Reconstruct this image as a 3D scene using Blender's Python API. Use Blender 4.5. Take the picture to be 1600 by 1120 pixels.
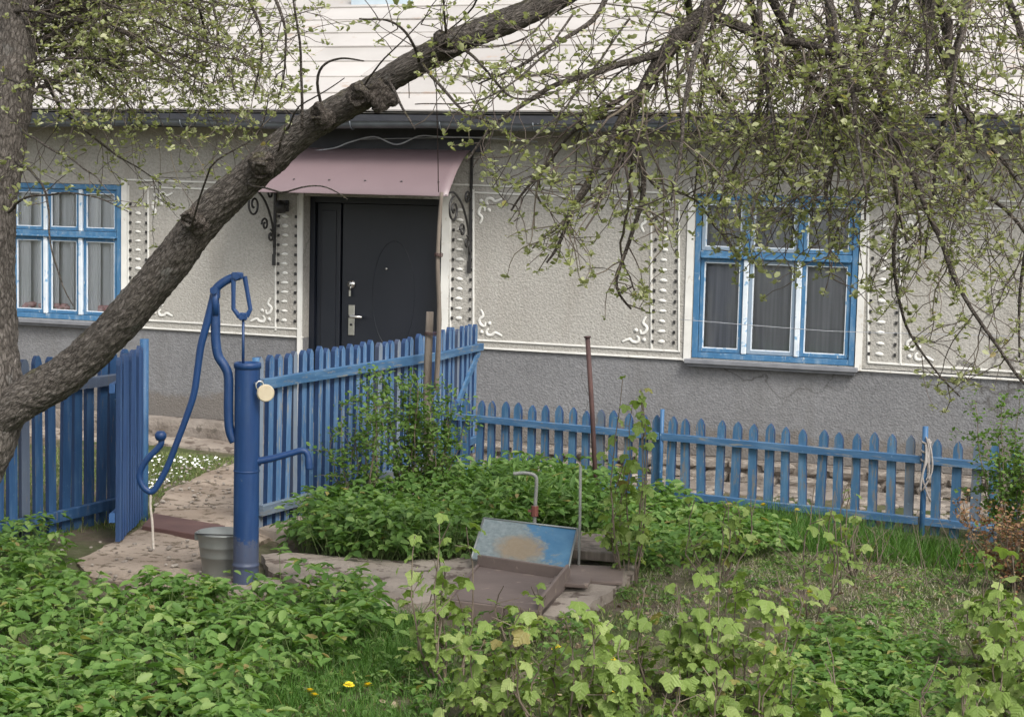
import bpy, math, random
import numpy as np
from mathutils import Vector, Matrix, noise as mnoise
random.seed(7); rng = np.random.default_rng(11)
SC = bpy.context.scene
for _o in list(bpy.data.objects): bpy.data.objects.remove(_o, do_unlink=True)
COL = SC.collection
# ------------------------------------------------------------------ camera
F_PX = 2700.0; CAM_H = 2.1; PITCH = math.atan(255/F_PX); ROLL = math.radians(1.32)
cam_d = bpy.data.cameras.new('camera'); cam = bpy.data.objects.new('camera', cam_d); COL.objects.link(cam)
cam_d.sensor_width = 36; cam_d.lens = F_PX/1600*36; cam_d.clip_start = .05; cam_d.clip_end = 3000
cam.location = (0, 0, CAM_H)
cam.rotation_euler = (Matrix.Rotation(math.pi/2-PITCH, 3, 'X') @ Matrix.Rotation(ROLL, 3, 'Z')).to_euler()
SC.camera = cam
# ------------------------------------------------------------------ sky, sun, exposure
SUN_EL, SUN_AZ = math.radians(46), math.radians(150)     # azimuth from +Y clockwise, sun behind the camera and right
world = bpy.data.worlds.new('World'); SC.world = world; world.use_nodes = True
nt = world.node_tree; bg = nt.nodes['Background']
sky = nt.nodes.new('ShaderNodeTexSky'); sky.sky_type = 'NISHITA'; sky.sun_disc = False
sky.sun_elevation = SUN_EL; sky.sun_rotation = SUN_AZ; sky.air_density = 1.0; sky.dust_density = 3.0; sky.ozone_density = 1.0
hs = nt.nodes.new('ShaderNodeHueSaturation'); hs.inputs['Saturation'].default_value = .22
nt.links.new(sky.outputs[0], hs.inputs['Color']); nt.links.new(hs.outputs[0], bg.inputs[0])
bg.inputs[1].default_value = .14
sl = bpy.data.lights.new('sun', 'SUN'); so = bpy.data.objects.new('sun', sl); COL.objects.link(so)
sl.energy = 1.5; sl.angle = math.radians(18); sl.color = (1, .955, .885)
_sd = Vector((math.sin(SUN_AZ)*math.cos(SUN_EL), math.cos(SUN_AZ)*math.cos(SUN_EL), math.sin(SUN_EL)))
so.rotation_euler = _sd.to_track_quat('Z', 'Y').to_euler()
SC.view_settings.view_transform = 'Standard'; SC.view_settings.look = 'None'
SC.view_settings.exposure = 1.06; SC.view_settings.gamma = 1; SC.view_settings.use_curve_mapping = False
SC.render.engine = 'CYCLES'
SC.cycles.max_bounces = 6; SC.cycles.diffuse_bounces = 3; SC.cycles.transparent_max_bounces = 8
# ------------------------------------------------------------------ measuring helpers (photo pixels -> places in the world)
_Fv = Vector((0, math.cos(PITCH), -math.sin(PITCH))); _R0 = Vector((1,0,0)); _U0 = Vector((0, math.sin(PITCH), math.cos(PITCH)))
_R = _R0*math.cos(ROLL)+_U0*math.sin(ROLL); _U = -_R0*math.sin(ROLL)+_U0*math.cos(ROLL)
CAMP = Vector((0,0,CAM_H))
def ray(px, py): return _Fv + _R*((px-800)/F_PX) + _U*((560-py)/F_PX)
def at(px, py, d):
    r = ray(px, py); return CAMP + r*(d/r.y)
def on_ground(px, py, z=0.0):
    r = ray(px, py); return CAMP + r*((z-CAM_H)/r.z)
def project(p):
    v = Vector(p)-CAMP; w = v.dot(_Fv); return (800+F_PX*v.dot(_R)/w, 560-F_PX*v.dot(_U)/w)
def project_np(P):
    V = np.asarray(P)-np.array(CAMP); w = V@np.array(_Fv)
    return 800+F_PX*(V@np.array(_R))/w, 560-F_PX*(V@np.array(_U))/w
HO = Vector((-1.21, 14.9, 0)); HA = math.atan2(-.333, .943)
HS = Vector((math.cos(HA), math.sin(HA), 0)); HM = Vector((-math.sin(HA), math.cos(HA), 0))
def wl(px, py, off=0.0):            # photo pixel -> (s, z) on the house plane local y = off
    r = ray(px, py); rel = CAMP-HO
    t = (off-rel.dot(HM))/r.dot(HM); P = CAMP+r*t
    return ((P-HO).dot(HS), P.z)
def wall_dist(x, y): return -((x-HO.x)*HM.x+(y-HO.y)*HM.y)
def sstep(a, b, x):
    t = min(1, max(0, (x-a)/(b-a))); return t*t*(3-2*t)
def gz(x, y):
    dw = wall_dist(x, y)
    z = -.16*(1-sstep(.9, 2.0, dw))
    if -12 < x < 12 and 3 < y < 16:
        z += .018*mnoise.noise(Vector((x*1.3, y*1.3, 3.1)))+.008*mnoise.noise(Vector((x*5, y*5, 1.1)))
    z -= .075*sstep(9.4, 10.2, y)*sstep(-1.72, -1.38, x)*sstep(1.6, 2.4, dw)
    return z
def in_poly(x, y, poly):
    c = False; j = len(poly)-1
    for i in range(len(poly)):
        xi, yi = poly[i]; xj, yj = poly[j]
        if (yi > y) != (yj > y) and x < (xj-xi)*(y-yi)/(yj-yi)+xi: c = not c
        j = i
    return c
# ------------------------------------------------------------------ object helpers
def tag(o, label=None, cat=None, group=None, kind=None):
    if label: o['label'] = label
    if cat: o['category'] = cat
    if group: o['group'] = group
    if kind: o['kind'] = kind
    return o
def empty(name, loc, rz=0, label=None, cat=None, group=None, kind=None):
    o = bpy.data.objects.new(name, None); COL.objects.link(o); o.empty_display_size = .1
    o.location = loc; o.rotation_euler = (0, 0, rz)
    return tag(o, label, cat, group, kind)
def mesh_ob(name, me, mat, parent=None, loc=None):
    o = bpy.data.objects.new(name, me); COL.objects.link(o)
    if mat and not me.materials: me.materials.append(mat)
    if parent: o.parent = parent
    if loc is not None: o.location = loc
    return o
class MB:
    def __init__(s): s.v = []; s.f = []; s.sm = []
    def add(s, vs, fs, smooth=False):
        n = len(s.v); s.v += [tuple(v) for v in vs]; s.f += [tuple(i+n for i in f) for f in fs]; s.sm += [smooth]*len(fs)
        return s
    def box(s, x0, x1, y0, y1, z0, z1, b=0.0):
        if b <= 0:
            vs = [(x0,y0,z0),(x1,y0,z0),(x1,y1,z0),(x0,y1,z0),(x0,y0,z1),(x1,y0,z1),(x1,y1,z1),(x0,y1,z1)]
            return s.add(vs, [(0,3,2,1),(4,5,6,7),(0,1,5,4),(1,2,6,5),(2,3,7,6),(3,0,4,7)])
        # chamfered box: 24 verts
        vs = []; idx = {}
        for ix, X in enumerate((x0, x1)):
            for iy, Y in enumerate((y0, y1)):
                for iz, Z in enumerate((z0, z1)):
                    sx, sy, sz = (1-2*ix)*b, (1-2*iy)*b, (1-2*iz)*b
                    for k, p in enumerate(((X, Y+sy, Z+sz), (X+sx, Y, Z+sz), (X+sx, Y+sy, Z))):
                        idx[(ix,iy,iz,k)] = len(vs); vs.append(p)
        I = lambda *a: idx[a]
        fs = []
        for i in (0,1):
            q = [I(i,0,0,0), I(i,1,0,0), I(i,1,1,0), I(i,0,1,0)]; fs.append(tuple(q if i else q[::-1]))
            q = [I(0,i,0,1), I(0,i,1,1), I(1,i,1,1), I(1,i,0,1)]; fs.append(tuple(q if i else q[::-1]))
            q = [I(0,0,i,2), I(1,0,i,2), I(1,1,i,2), I(0,1,i,2)]; fs.append(tuple(q if i else q[::-1]))
            for j in (0,1):
                fs.append((I(i,j,0,0), I(i,j,1,0), I(i,j,1,1), I(i,j,0,1)))
                fs.append((I(i,0,j,0), I(i,1,j,0), I(i,1,j,2), I(i,0,j,2)))
                fs.append((I(0,i,j,1), I(1,i,j,1), I(1,i,j,2), I(0,i,j,2)))
                for k in (0,1): fs.append((I(i,j,k,0), I(i,j,k,1), I(i,j,k,2)))
        return s.add(vs, fs)
    def prism(s, poly, y0, y1):       # polygon in x,z extruded along y
        n = len(poly)
        vs = [(x, y0, z) for x, z in poly]+[(x, y1, z) for x, z in poly]
        fs = [tuple(range(n)), tuple(range(2*n-1, n-1, -1))]+[(i, i+n, (i+1)%n+n, (i+1)%n) for i in range(n)]
        return s.add(vs, fs)
    def tube(s, pts, rad, n=8, cap=True, flat=None, smooth=True):
        pts = [Vector(p) for p in pts]; m = len(pts)
        rs = rad if hasattr(rad, '__len__') else [rad]*m
        T = [(pts[min(i+1,m-1)]-pts[max(i-1,0)]).normalized() for i in range(m)]
        up = Vector((0,0,1)) if abs(T[0].z) < .9 else Vector((0,1,0))
        N = (up-T[0]*up.dot(T[0])).normalized(); vs = []
        for i in range(m):
            N = (N-T[i]*N.dot(T[i])).normalized(); B = T[i].cross(N)
            for k in range(n):
                a = 2*math.pi*k/n; o = N*math.cos(a)*rs[i]+B*math.sin(a)*rs[i]
                if flat: o = Vector((o.x*flat[0], o.y*flat[1], o.z*flat[2]))
                vs.append(pts[i]+o)
        fs = [(i*n+k, i*n+(k+1)%n, (i+1)*n+(k+1)%n, (i+1)*n+k) for i in range(m-1) for k in range(n)]
        if cap: fs += [tuple(range(n-1,-1,-1)), tuple((m-1)*n+k for k in range(n))]
        return s.add(vs, fs, smooth)
    def lathe(s, prof, n=24, c=(0,0), cap=False):      # (r,z) profile about z
        vs = [(c[0]+r*math.cos(2*math.pi*k/n), c[1]+r*math.sin(2*math.pi*k/n), z) for r, z in prof for k in range(n)]
        m = len(prof)
        fs = [(i*n+k, i*n+(k+1)%n, (i+1)*n+(k+1)%n, (i+1)*n+k) for i in range(m-1) for k in range(n)]
        if cap: fs += [tuple(range(n-1,-1,-1)), tuple((m-1)*n+k for k in range(n))]
        return s.add(vs, fs, True)
    def mesh(s, name, mat=None):
        me = bpy.data.meshes.new(name); me.from_pydata(s.v, [], s.f); me.polygons.foreach_set('use_smooth', s.sm)
        if mat: me.materials.append(mat)
        me.update(); return me
    def build(s, name, mat, parent=None, loc=None): return mesh_ob(name, s.mesh(name, mat), None, parent, loc)
def np_mesh(name, V, Fc, mat, smooth=True):
    me = bpy.data.meshes.new(name); V = np.asarray(V, dtype=np.float32); Fc = np.asarray(Fc, dtype=np.int32)
    k = Fc.shape[1]
    me.vertices.add(len(V)); me.vertices.foreach_set('co', V.ravel())
    me.loops.add(Fc.size); me.loops.foreach_set('vertex_index', Fc.ravel())
    me.polygons.add(len(Fc)); me.polygons.foreach_set('loop_start', np.arange(0, Fc.size, k, dtype=np.int32))
    me.polygons.foreach_set('use_smooth', np.full(len(Fc), smooth)); me.materials.append(mat)
    me.update(calc_edges=True); me.validate(); return me
def euler_mats(ax, ay, az):        # Rz @ Ry @ Rx, arrays
    cx, sx, cy, sy, cz, sz = np.cos(ax), np.sin(ax), np.cos(ay), np.sin(ay), np.cos(az), np.sin(az)
    return np.stack([np.stack([cz*cy, cz*sy*sx-sz*cx, cz*sy*cx+sz*sx], -1), np.stack([sz*cy, sz*sy*sx+cz*cx, sz*sy*cx-cz*sx], -1),
                     np.stack([-sy, cy*sx, cy*cx], -1)], -2)
def scatter(tv, tf, R, S, P):       # template copies: rotations R (n,3,3), scales S (n,) or (n,3), positions P (n,3)
    tv = np.asarray(tv, float); tf = np.asarray(tf)
    S = np.asarray(S, float); S = S[:, None, None] if S.ndim == 1 else S[:, None, :]
    V = np.einsum('nij,nkj->nki', R, tv[None]*S)+P[:, None, :]
    Fc = tf[None]+(np.arange(len(P))*len(tv))[:, None, None]
    return V.reshape(-1, 3), Fc.reshape(-1, tf.shape[1])
# ------------------------------------------------------------------ materials
def new_mat(name):
    m = bpy.data.materials.new(name); m.use_nodes = True; t = m.node_tree
    return m, t, t.nodes['Principled BSDF']
def nd(t, kind, **kw):
    n = t.nodes.new(kind)
    for k, v in kw.items():
        if k in n.inputs: n.inputs[k].default_value = v
        else: setattr(n, k, v)
    return n
def coords(t, scale=(1,1,1), rand=True, space='Object'):
    tc = t.nodes.new('ShaderNodeTexCoord'); mp = t.nodes.new('ShaderNodeMapping'); mp.inputs['Scale'].default_value = scale
    t.links.new(tc.outputs[space], mp.inputs['Vector'])
    if rand:
        oi = t.nodes.new('ShaderNodeObjectInfo'); ml = nd(t, 'ShaderNodeMath', operation='MULTIPLY'); ml.inputs[1].default_value = 37.0
        t.links.new(oi.outputs['Random'], ml.inputs[0]); t.links.new(ml.outputs[0], mp.inputs['Location'])
    return mp.outputs[0]
def noise(t, vec, scale, detail=4, rough=.55, dist=0):
    n = nd(t, 'ShaderNodeTexNoise'); n.inputs['Scale'].default_value = scale; n.inputs['Detail'].default_value = detail
    n.inputs['Roughness'].default_value = rough; n.inputs['Distortion'].default_value = dist
    t.links.new(vec, n.inputs['Vector']); return n.outputs['Fac']
def ramp(t, fac, stops):
    r = t.nodes.new('ShaderNodeValToRGB'); e = r.color_ramp.elements
    while len(e) > 1: e.remove(e[-1])
    e[0].position = stops[0][0]; e[0].color = (*stops[0][1], 1)
    for p, c in stops[1:]:
        x = e.new(p); x.color = (*c, 1)
    t.links.new(fac, r.inputs[0]); return r.outputs[0]
def mixc(t, fac, a, b, mode='MIX'):
    m = nd(t, 'ShaderNodeMix', data_type='RGBA', blend_type=mode)
    for s, v in ((m.inputs[0], fac), (m.inputs[6], a), (m.inputs[7], b)):
        if hasattr(v, 'is_linked') or hasattr(v, 'links'): t.links.new(v, s)
        elif isinstance(v, (int, float)): s.default_value = v
        else: s.default_value = (*v, 1)
    return m.outputs[2]
def bump(t, bs, hgt, strength, dist, prev=None):
    b = nd(t, 'ShaderNodeBump'); b.inputs['Strength'].default_value = strength; b.inputs['Distance'].default_value = dist
    t.links.new(hgt, b.inputs['Height'])
    if prev is not None: t.links.new(prev, b.inputs['Normal'])
    t.links.new(b.outputs[0], bs.inputs['Normal']); return b.outputs[0]
G = lambda v: (v, v, v)
def basic(name, c1, c2, scale=6, rough=.7, bs=20, bstr=.4, bdist=.003, vec=(1,1,1), metal=0, c3=None, spots=None, spec=.5, space='Object', detail=5, tint=0):
    m, t, b = new_mat(name); v = coords(t, vec, space=space); oi = t.nodes.new('ShaderNodeObjectInfo')
    st = [(.3, c1), (.7, c2)] if c3 is None else [(.28, c1), (.52, c2), (.75, c3)]
    col = ramp(t, noise(t, v, scale, detail), st)
    if tint: col = mixc(t, ramp(t, oi.outputs['Random'], [(0, G(0)), (1, G(tint))]), col, c3 or tuple(x*.6 for x in c1))
    if spots:                           # (scale, threshold, colour) marks of wear
        f = ramp(t, noise(t, v, spots[0], 6, .65), [(spots[1], G(0)), (spots[1]+.06, G(1))])
        col = mixc(t, f, col, spots[2])
    t.links.new(col, b.inputs['Base Color']); b.inputs['Roughness'].default_value = rough; b.inputs['Metallic'].default_value = metal
    b.inputs['Specular IOR Level'].default_value = spec
    if bstr: bump(t, b, noise(t, v, bs, 5, .6), bstr, bdist)
    return m
M = {}
def plaster(name, c1, c2, stain):
    m, t, b = new_mat(name); v = coords(t, rand=False)
    big = noise(t, v, .9, 5, .6); col = ramp(t, big, [(.3, c1), (.7, c2)])
    sp = noise(t, v, 42, 3, .7); col = mixc(t, ramp(t, sp, [(.35, G(.0)), (.6, G(1))]), mixc(t, .22, col, (0,0,0)), col)
    tc = coords(t, (2.2, 2.2, .5), rand=False)
    st = ramp(t, noise(t, tc, 1.6, 6, .7), [(.50, G(0)), (.72, G(.7))]); col = mixc(t, st, col, stain)
    vc = nd(t, 'ShaderNodeTexVoronoi', feature='DISTANCE_TO_EDGE'); vc.inputs['Scale'].default_value = .75
    nw = nd(t, 'ShaderNodeTexNoise'); nw.inputs['Scale'].default_value = 3; nw.inputs['Detail'].default_value = 8; t.links.new(v, nw.inputs['Vector'])
    wa = nd(t, 'ShaderNodeVectorMath', operation='MULTIPLY_ADD'); t.links.new(nw.outputs['Color'], wa.inputs[0]); wa.inputs[1].default_value = (.5,.5,.5); t.links.new(v, wa.inputs[2]); t.links.new(wa.outputs[0], vc.inputs['Vector'])
    mm = nd(t, 'ShaderNodeMath', operation='MULTIPLY'); t.links.new(ramp(t, vc.outputs['Distance'], [(0, G(.8)), (.007, G(0))]), mm.inputs[0]); t.links.new(ramp(t, noise(t, v, .6, 3), [(.52, G(0)), (.6, G(1))]), mm.inputs[1])
    col = mixc(t, mm.outputs[0], col, (.07,.065,.06))
    sz = nd(t, 'ShaderNodeSeparateXYZ'); t.links.new(v, sz.inputs[0]); sa = nd(t, 'ShaderNodeMath', operation='MULTIPLY_ADD'); sa.inputs[1].default_value = -.42; t.links.new(noise(t, v, 5, 8, .7), sa.inputs[0]); t.links.new(sz.outputs[2], sa.inputs[2])
    col = mixc(t, ramp(t, sa.outputs[0], [(-.0, G(.6)), (.07, G(0))]), col, (.13,.11,.09))
    t.links.new(col, b.inputs['Base Color']); b.inputs['Roughness'].default_value = .95; b.inputs['Specular IOR Level'].default_value = .1
    vo = nd(t, 'ShaderNodeTexVoronoi'); vo.inputs['Scale'].default_value = 58; t.links.new(v, vo.inputs['Vector'])
    p = bump(t, b, vo.outputs['Distance'], .38, .011); bump(t, b, noise(t, v, 85, 4, .7), .5, .007, p)
    return m
M['wall_up'] = plaster('beige_plaster', (.345,.330,.300), (.400,.384,.352), (.27,.25,.22))
M['wall_low'] = plaster('grey_plaster', (.165,.165,.170), (.212,.212,.217), (.14,.137,.135))
M['white_trim'] = basic('white_limewash', (.55,.54,.51), (.66,.65,.61), 5, .9, 60, .3, .003, spots=(14,.6,(.48,.45,.4)))
M['foundation'] = basic('old_concrete', (.13,.108,.09), (.235,.205,.178), 4, .95, 25, .9, .02, spots=(9,.58,(.1,.085,.07)))
M['roof'] = basic('roof_sheet_paint', (.37,.345,.322), (.46,.435,.41), 1.3, .6, 8, .25, .006, spots=(3.5,.60,(.34,.275,.23)), tint=.35)
M['gutter'] = basic('grey_gutter_metal', (.07,.08,.09), (.12,.135,.15), 7, .5, 30, .15, .002)
M['dark_board'] = basic('dark_board', (.02,.022,.028), (.035,.036,.042), 7, .7)
M['soffit'] = basic('soffit_board', (.16,.15,.14), (.24,.225,.2), 5, .85)
M['awning'] = basic('burgundy_sheet', (.150,.108,.115), (.182,.134,.142), 1.2, .42, 3, .08, .01)
M['iron'] = basic('black_iron', (.012,.012,.013), (.03,.028,.027), 20, .5, 50, .3, .002)
M['door'] = basic('door_metal', (.005,.008,.015), (.011,.013,.020), 3, .42, 90, .15, .001)
M['chrome'] = basic('satin_nickel', (.55,.54,.52), (.7,.69,.66), 20, .3, metal=1, bstr=0)
def blue_paint(name, deep, mid, pale, wood, wear=.60, vec=(9,9,1.1), rough=.6):
    m, t, b = new_mat(name); v = coords(t, vec); v2 = coords(t, (3,3,3))
    col = ramp(t, noise(t, v, 2.6, 6, .65), [(.25, deep), (.5, mid), (.78, pale)])
    oi = t.nodes.new('ShaderNodeObjectInfo')
    col = mixc(t, .45, col, mixc(t, oi.outputs['Random'], deep, mid))
    col = mixc(t, ramp(t, oi.outputs['Random'], [(.84, G(0)), (.86, G(.55))]), col, wood)
    f = ramp(t, noise(t, v, 4.5, 8, .72), [(wear, G(0)), (wear+.05, G(1))]); col = mixc(t, f, col, wood)
    f2 = ramp(t, noise(t, v2, 9, 6, .7), [(.62, G(0)), (.72, G(.6))]); col = mixc(t, f2, col, pale)
    t.links.new(col, b.inputs['Base Color']); b.inputs['Roughness'].default_value = rough
    bump(t, b, noise(t, v, 9, 6, .65), .5, .004); return m
M['gate_blue'] = blue_paint('faded_ultramarine', (.024,.075,.175), (.075,.155,.28), (.24,.33,.44), (.2,.2,.195), .56)
M['edge_shade'] = blue_paint('navy_edge_shade', (.006,.022,.07), (.011,.040,.115), (.03,.075,.17), (.05,.05,.055), .66)  # shade on the narrow picket sides, put into a darker navy colour
M['fence_blue'] = blue_paint('teal_blue_paint', (.018,.066,.14), (.045,.125,.225), (.17,.27,.36), (.13,.125,.12), .545)
M['rail_blue'] = blue_paint('rail_blue_paint', (.018,.066,.145), (.044,.118,.225), (.19,.29,.39), (.16,.16,.15), .56, vec=(1.1,9,9))
M['post_blue'] = basic('post_enamel', (.02,.075,.17), (.04,.12,.24), 6, .55, 25, .35, .003, spots=(20,.62,(.17,.26,.34)))
M['leaf_gate'] = blue_paint('gate_leaf_paint', (.012,.048,.16), (.03,.095,.25), (.12,.22,.38), (.03,.09,.22), .62)
M['left_blue'] = blue_paint('dark_blue_paint', (.012,.045,.12), (.028,.085,.19), (.13,.21,.31), (.13,.125,.12), .60)  # darker blue of the left picket fence
M['pump'] = basic('pump_enamel', (.003,.027,.100), (.006,.040,.138), 3, .5, 25, .5, .003, spots=(22,.655,(.075,.105,.15)))
M['frame_blue'] = blue_paint('window_blue', (.022,.10,.21), (.050,.155,.29), (.28,.36,.43), (.36,.38,.39), .61, vec=(5,5,2))
M['frame_white'] = basic('window_white', (.50,.56,.62), (.66,.70,.73), 8, .6, 40, .3, .002, spots=(16,.58,(.18,.34,.52)))
M['sill'] = basic('grey_sill', (.13,.135,.15), (.2,.205,.22), 8, .7, 40, .4, .003)
M['curtain'] = basic('white_curtain', (.72,.73,.76), (.82,.83,.85), 3, .95, 30, .1, .002, vec=(10,1,.5))
M['pink'] = basic('pink_cloth', (.65,.28,.30), (.8,.62,.6), 30, .9)
M['net'] = basic('grey_net_curtain', (.25,.25,.28), (.40,.40,.43), 3, .95, 30, .1, .002, vec=(12,1,.4))
def glass():
    m, t, b = new_mat('window_glass'); t.nodes.remove(b)
    g = nd(t, 'ShaderNodeBsdfGlossy'); g.inputs['Roughness'].default_value = .04; tr = nd(t, 'ShaderNodeBsdfTransparent'); tr.inputs[0].default_value = (.97,.98,.985,1)
    lw = nd(t, 'ShaderNodeFresnel'); lw.inputs[0].default_value = 1.5; mp = nd(t, 'ShaderNodeMath', operation='MULTIPLY_ADD'); mp.inputs[1].default_value = 1.15; mp.inputs[2].default_value = .0
    mx = nd(t, 'ShaderNodeMixShader'); t.links.new(lw.outputs[0], mp.inputs[0]); t.links.new(mp.outputs[0], mx.inputs[0])
    t.links.new(tr.outputs[0], mx.inputs[1]); t.links.new(g.outputs[0], mx.inputs[2]); t.links.new(mx.outputs[0], t.nodes['Material Output'].inputs[0])
    bm = nd(t, 'ShaderNodeBump'); bm.inputs['Strength'].default_value = .12; bm.inputs['Distance'].default_value = .02
    t.links.new(noise(t, coords(t), 3, 2), bm.inputs['Height']); t.links.new(bm.outputs[0], g.inputs['Normal'])
    return m
M['glass'] = glass()
def bark(name, c1, c2, c3, lichen=True, sc=1.0, uv=False):
    m, t, b = new_mat(name); v = coords(t, (1,1,1), rand=False); vb = coords(t, (1,.42,1), rand=False, space='UV') if uv else v
    n1 = noise(t, vb, 46*sc, 8, .75, 1.2); col = ramp(t, n1, [(.32, c1), (.5, c2), (.68, c3)])
    if lichen:
        f = ramp(t, noise(t, v, 5, 6, .7), [(.60, G(0)), (.66, G(.55))]); col = mixc(t, f, col, (.25,.25,.235))
        f = ramp(t, noise(t, v, 7.3, 6, .75), [(.68, G(0)), (.72, G(.7))]); col = mixc(t, f, col, (.34,.20,.05))
        ge = nd(t, 'ShaderNodeNewGeometry'); sx = nd(t, 'ShaderNodeSeparateXYZ'); t.links.new(ge.outputs['Normal'], sx.inputs[0])
        mu = nd(t, 'ShaderNodeMath', operation='MULTIPLY'); t.links.new(ramp(t, sx.outputs[2], [(.45, G(0)), (.9, G(.8))]), mu.inputs[0])
        t.links.new(ramp(t, noise(t, v, 11, 6, .7), [(.5, G(0)), (.6, G(1))]), mu.inputs[1]); col = mixc(t, mu.outputs[0], col, (.14,.13,.05))
    t.links.new(col, b.inputs['Base Color']); b.inputs['Roughness'].default_value = .95; b.inputs['Specular IOR Level'].default_value = .15
    vo = nd(t, 'ShaderNodeTexVoronoi', feature='DISTANCE_TO_EDGE'); vo.inputs['Scale'].default_value = 52*sc; vd = noise(t, v, 12, 3)
    nz = nd(t, 'ShaderNodeTexNoise'); nz.inputs['Scale'].default_value = 9; t.links.new(vb, nz.inputs['Vector'])
    va = nd(t, 'ShaderNodeVectorMath', operation='MULTIPLY_ADD'); t.links.new(nz.outputs['Color'], va.inputs[0]); va.inputs[1].default_value = (.05,.05,.05); t.links.new(vb, va.inputs[2])
    t.links.new(va.outputs[0], vo.inputs['Vector']); col = mixc(t, ramp(t, vo.outputs['Distance'], [(0, G(.75)), (.16, G(0))]), col, c1); t.links.new(col, b.inputs['Base Color'])
    p = bump(t, b, ramp(t, vo.outputs['Distance'], [(0, G(0)), (.3, G(1))]), .8, .012); bump(t, b, n1, 1.0, .03, p); return m
M['bark_uv'] = bark('apple_bark_grain', (.05,.043,.037), (.165,.145,.127), (.31,.28,.255), uv=True)
M['bark'] = bark('apple_bark', (.045,.037,.031), (.135,.115,.10), (.27,.24,.215))
M['twig'] = basic('twig_bark', (.03,.023,.02), (.085,.066,.055), 3, .9, 60, .3, .002, c3=(.17,.145,.10))
M['cane'] = basic('cane_bark', (.075,.055,.04), (.17,.135,.10), 12, .85, 60, .3, .002)
def leafmat(name, c1, c2, c3=None, trans=.46, rough=.5, per='island'):
    m, t, b = new_mat(name)
    if per == 'island': g = nd(t, 'ShaderNodeNewGeometry'); r = g.outputs['Random Per Island']
    else: g = nd(t, 'ShaderNodeObjectInfo'); r = g.outputs['Random']
    col = ramp(t, r, [(0, c1), (1, c2)] if c3 is None else [(0, c1), (.7, c2), (.982, c3), (.986, (.36,.33,.10)), (1, (.27,.20,.09))])
    v = coords(t, rand=False, space='Object'); col = mixc(t, ramp(t, noise(t, v, 25, 3), [(.3, G(0)), (.7, G(.35))]), col, mixc(t, .5, col, c1))
    if per == 'object':                 # veins fanning from the midrib
        s3 = nd(t, 'ShaderNodeSeparateXYZ'); t.links.new(v, s3.inputs[0]); ab = nd(t, 'ShaderNodeMath', operation='ABSOLUTE'); t.links.new(s3.outputs[0], ab.inputs[0])
        m1 = nd(t, 'ShaderNodeMath', operation='MULTIPLY_ADD'); m1.inputs[1].default_value = -22; t.links.new(ab.outputs[0], m1.inputs[0])
        m2 = nd(t, 'ShaderNodeMath', operation='MULTIPLY'); m2.inputs[1].default_value = 26; t.links.new(s3.outputs[1], m2.inputs[0]); t.links.new(m2.outputs[0], m1.inputs[2])
        sn = nd(t, 'ShaderNodeMath', operation='SINE'); t.links.new(m1.outputs[0], sn.inputs[0]); bump(t, b, sn.outputs[0], .45, .002)
        col = mixc(t, ramp(t, sn.outputs[0], [(.2, G(.09)), (.9, G(0))]), col, c1); col = mixc(t, ramp(t, ab.outputs[0], [(0, G(.5)), (.035, G(0))]), col, (.34,.38,.18))
    t.links.new(col, b.inputs['Base Color']); b.inputs['Roughness'].default_value = rough; b.inputs['Specular IOR Level'].default_value = .3
    tl = nd(t, 'ShaderNodeBsdfTranslucent'); t.links.new(mixc(t, 1, col, (1.15,1.2,.6), 'MULTIPLY'), tl.inputs[0])
    mx = nd(t, 'ShaderNodeMixShader'); mx.inputs[0].default_value = trans
    t.links.new(b.outputs[0], mx.inputs[1]); t.links.new(tl.outputs[0], mx.inputs[2]); t.links.new(mx.outputs[0], t.nodes['Material Output'].inputs[0])
    return m
M['apple_leaf'] = leafmat('apple_leaf', (.18,.205,.09), (.33,.35,.18), (.5,.5,.33))
M['elder'] = leafmat('ground_elder_leaf', (.08,.165,.038), (.16,.275,.07), (.27,.36,.125))
M['dark_leaf'] = leafmat('peony_leaf', (.065,.135,.03), (.13,.23,.06), (.21,.31,.10))
M['currant'] = leafmat('currant_leaf', (.16,.235,.055), (.25,.345,.095), (.37,.44,.17), per='object')
M['shrub'] = leafmat('shrub_leaf', (.075,.15,.03), (.17,.26,.065))
M['brown_leaf'] = leafmat('barberry_leaf', (.12,.055,.03), (.24,.13,.065), (.30,.22,.10), trans=.2)
M['grass'] = leafmat('grass_blade', (.10,.15,.045), (.19,.25,.085), (.38,.35,.22), rough=.6)
M['tall_grass'] = leafmat('tall_grass_blade', (.045,.11,.016), (.09,.20,.035), (.16,.27,.07))
M['dry'] = basic('dry_grass', (.27,.23,.17), (.45,.40,.31), 9, .95)
M['yellow'] = basic('dandelion_yellow', (.82,.62,.015), (.9,.74,.04), 40, .8)
M['white_petal'] = basic('daisy_white', (.75,.75,.72), (.85,.85,.82), 40, .8)
M['stem'] = basic('green_stem', (.09,.15,.04), (.16,.2,.07), 20, .7)
def soil():
    m, t, b = new_mat('soil_and_moss'); v = coords(t, rand=False)
    c = ramp(t, noise(t, v, 9, 8, .7), [(.3, (.10,.08,.06)), (.55, (.185,.15,.115)), (.75, (.26,.22,.17))])
    c = mixc(t, ramp(t, noise(t, v, 1.4, 7, .65), [(.42, G(0)), (.58, G(.8))]), c, mixc(t, noise(t, v, 30, 4), (.04,.075,.018), (.09,.12,.04)))
    t.links.new(c, b.inputs['Base Color']); b.inputs['Roughness'].default_value = 1; b.inputs['Specular IOR Level'].default_value = .1
    p = bump(t, b, noise(t, v, 22, 8, .75), 1, .03); bump(t, b, noise(t, v, 90, 4, .7), .8, .01, p); return m
M['soil'] = soil()
M['path'] = basic('trodden_path', (.19,.148,.115), (.35,.29,.235), 2.2, 1, 30, .9, .015, spots=(11,.54,(.12,.095,.07)), spec=.1, detail=8)
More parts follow.
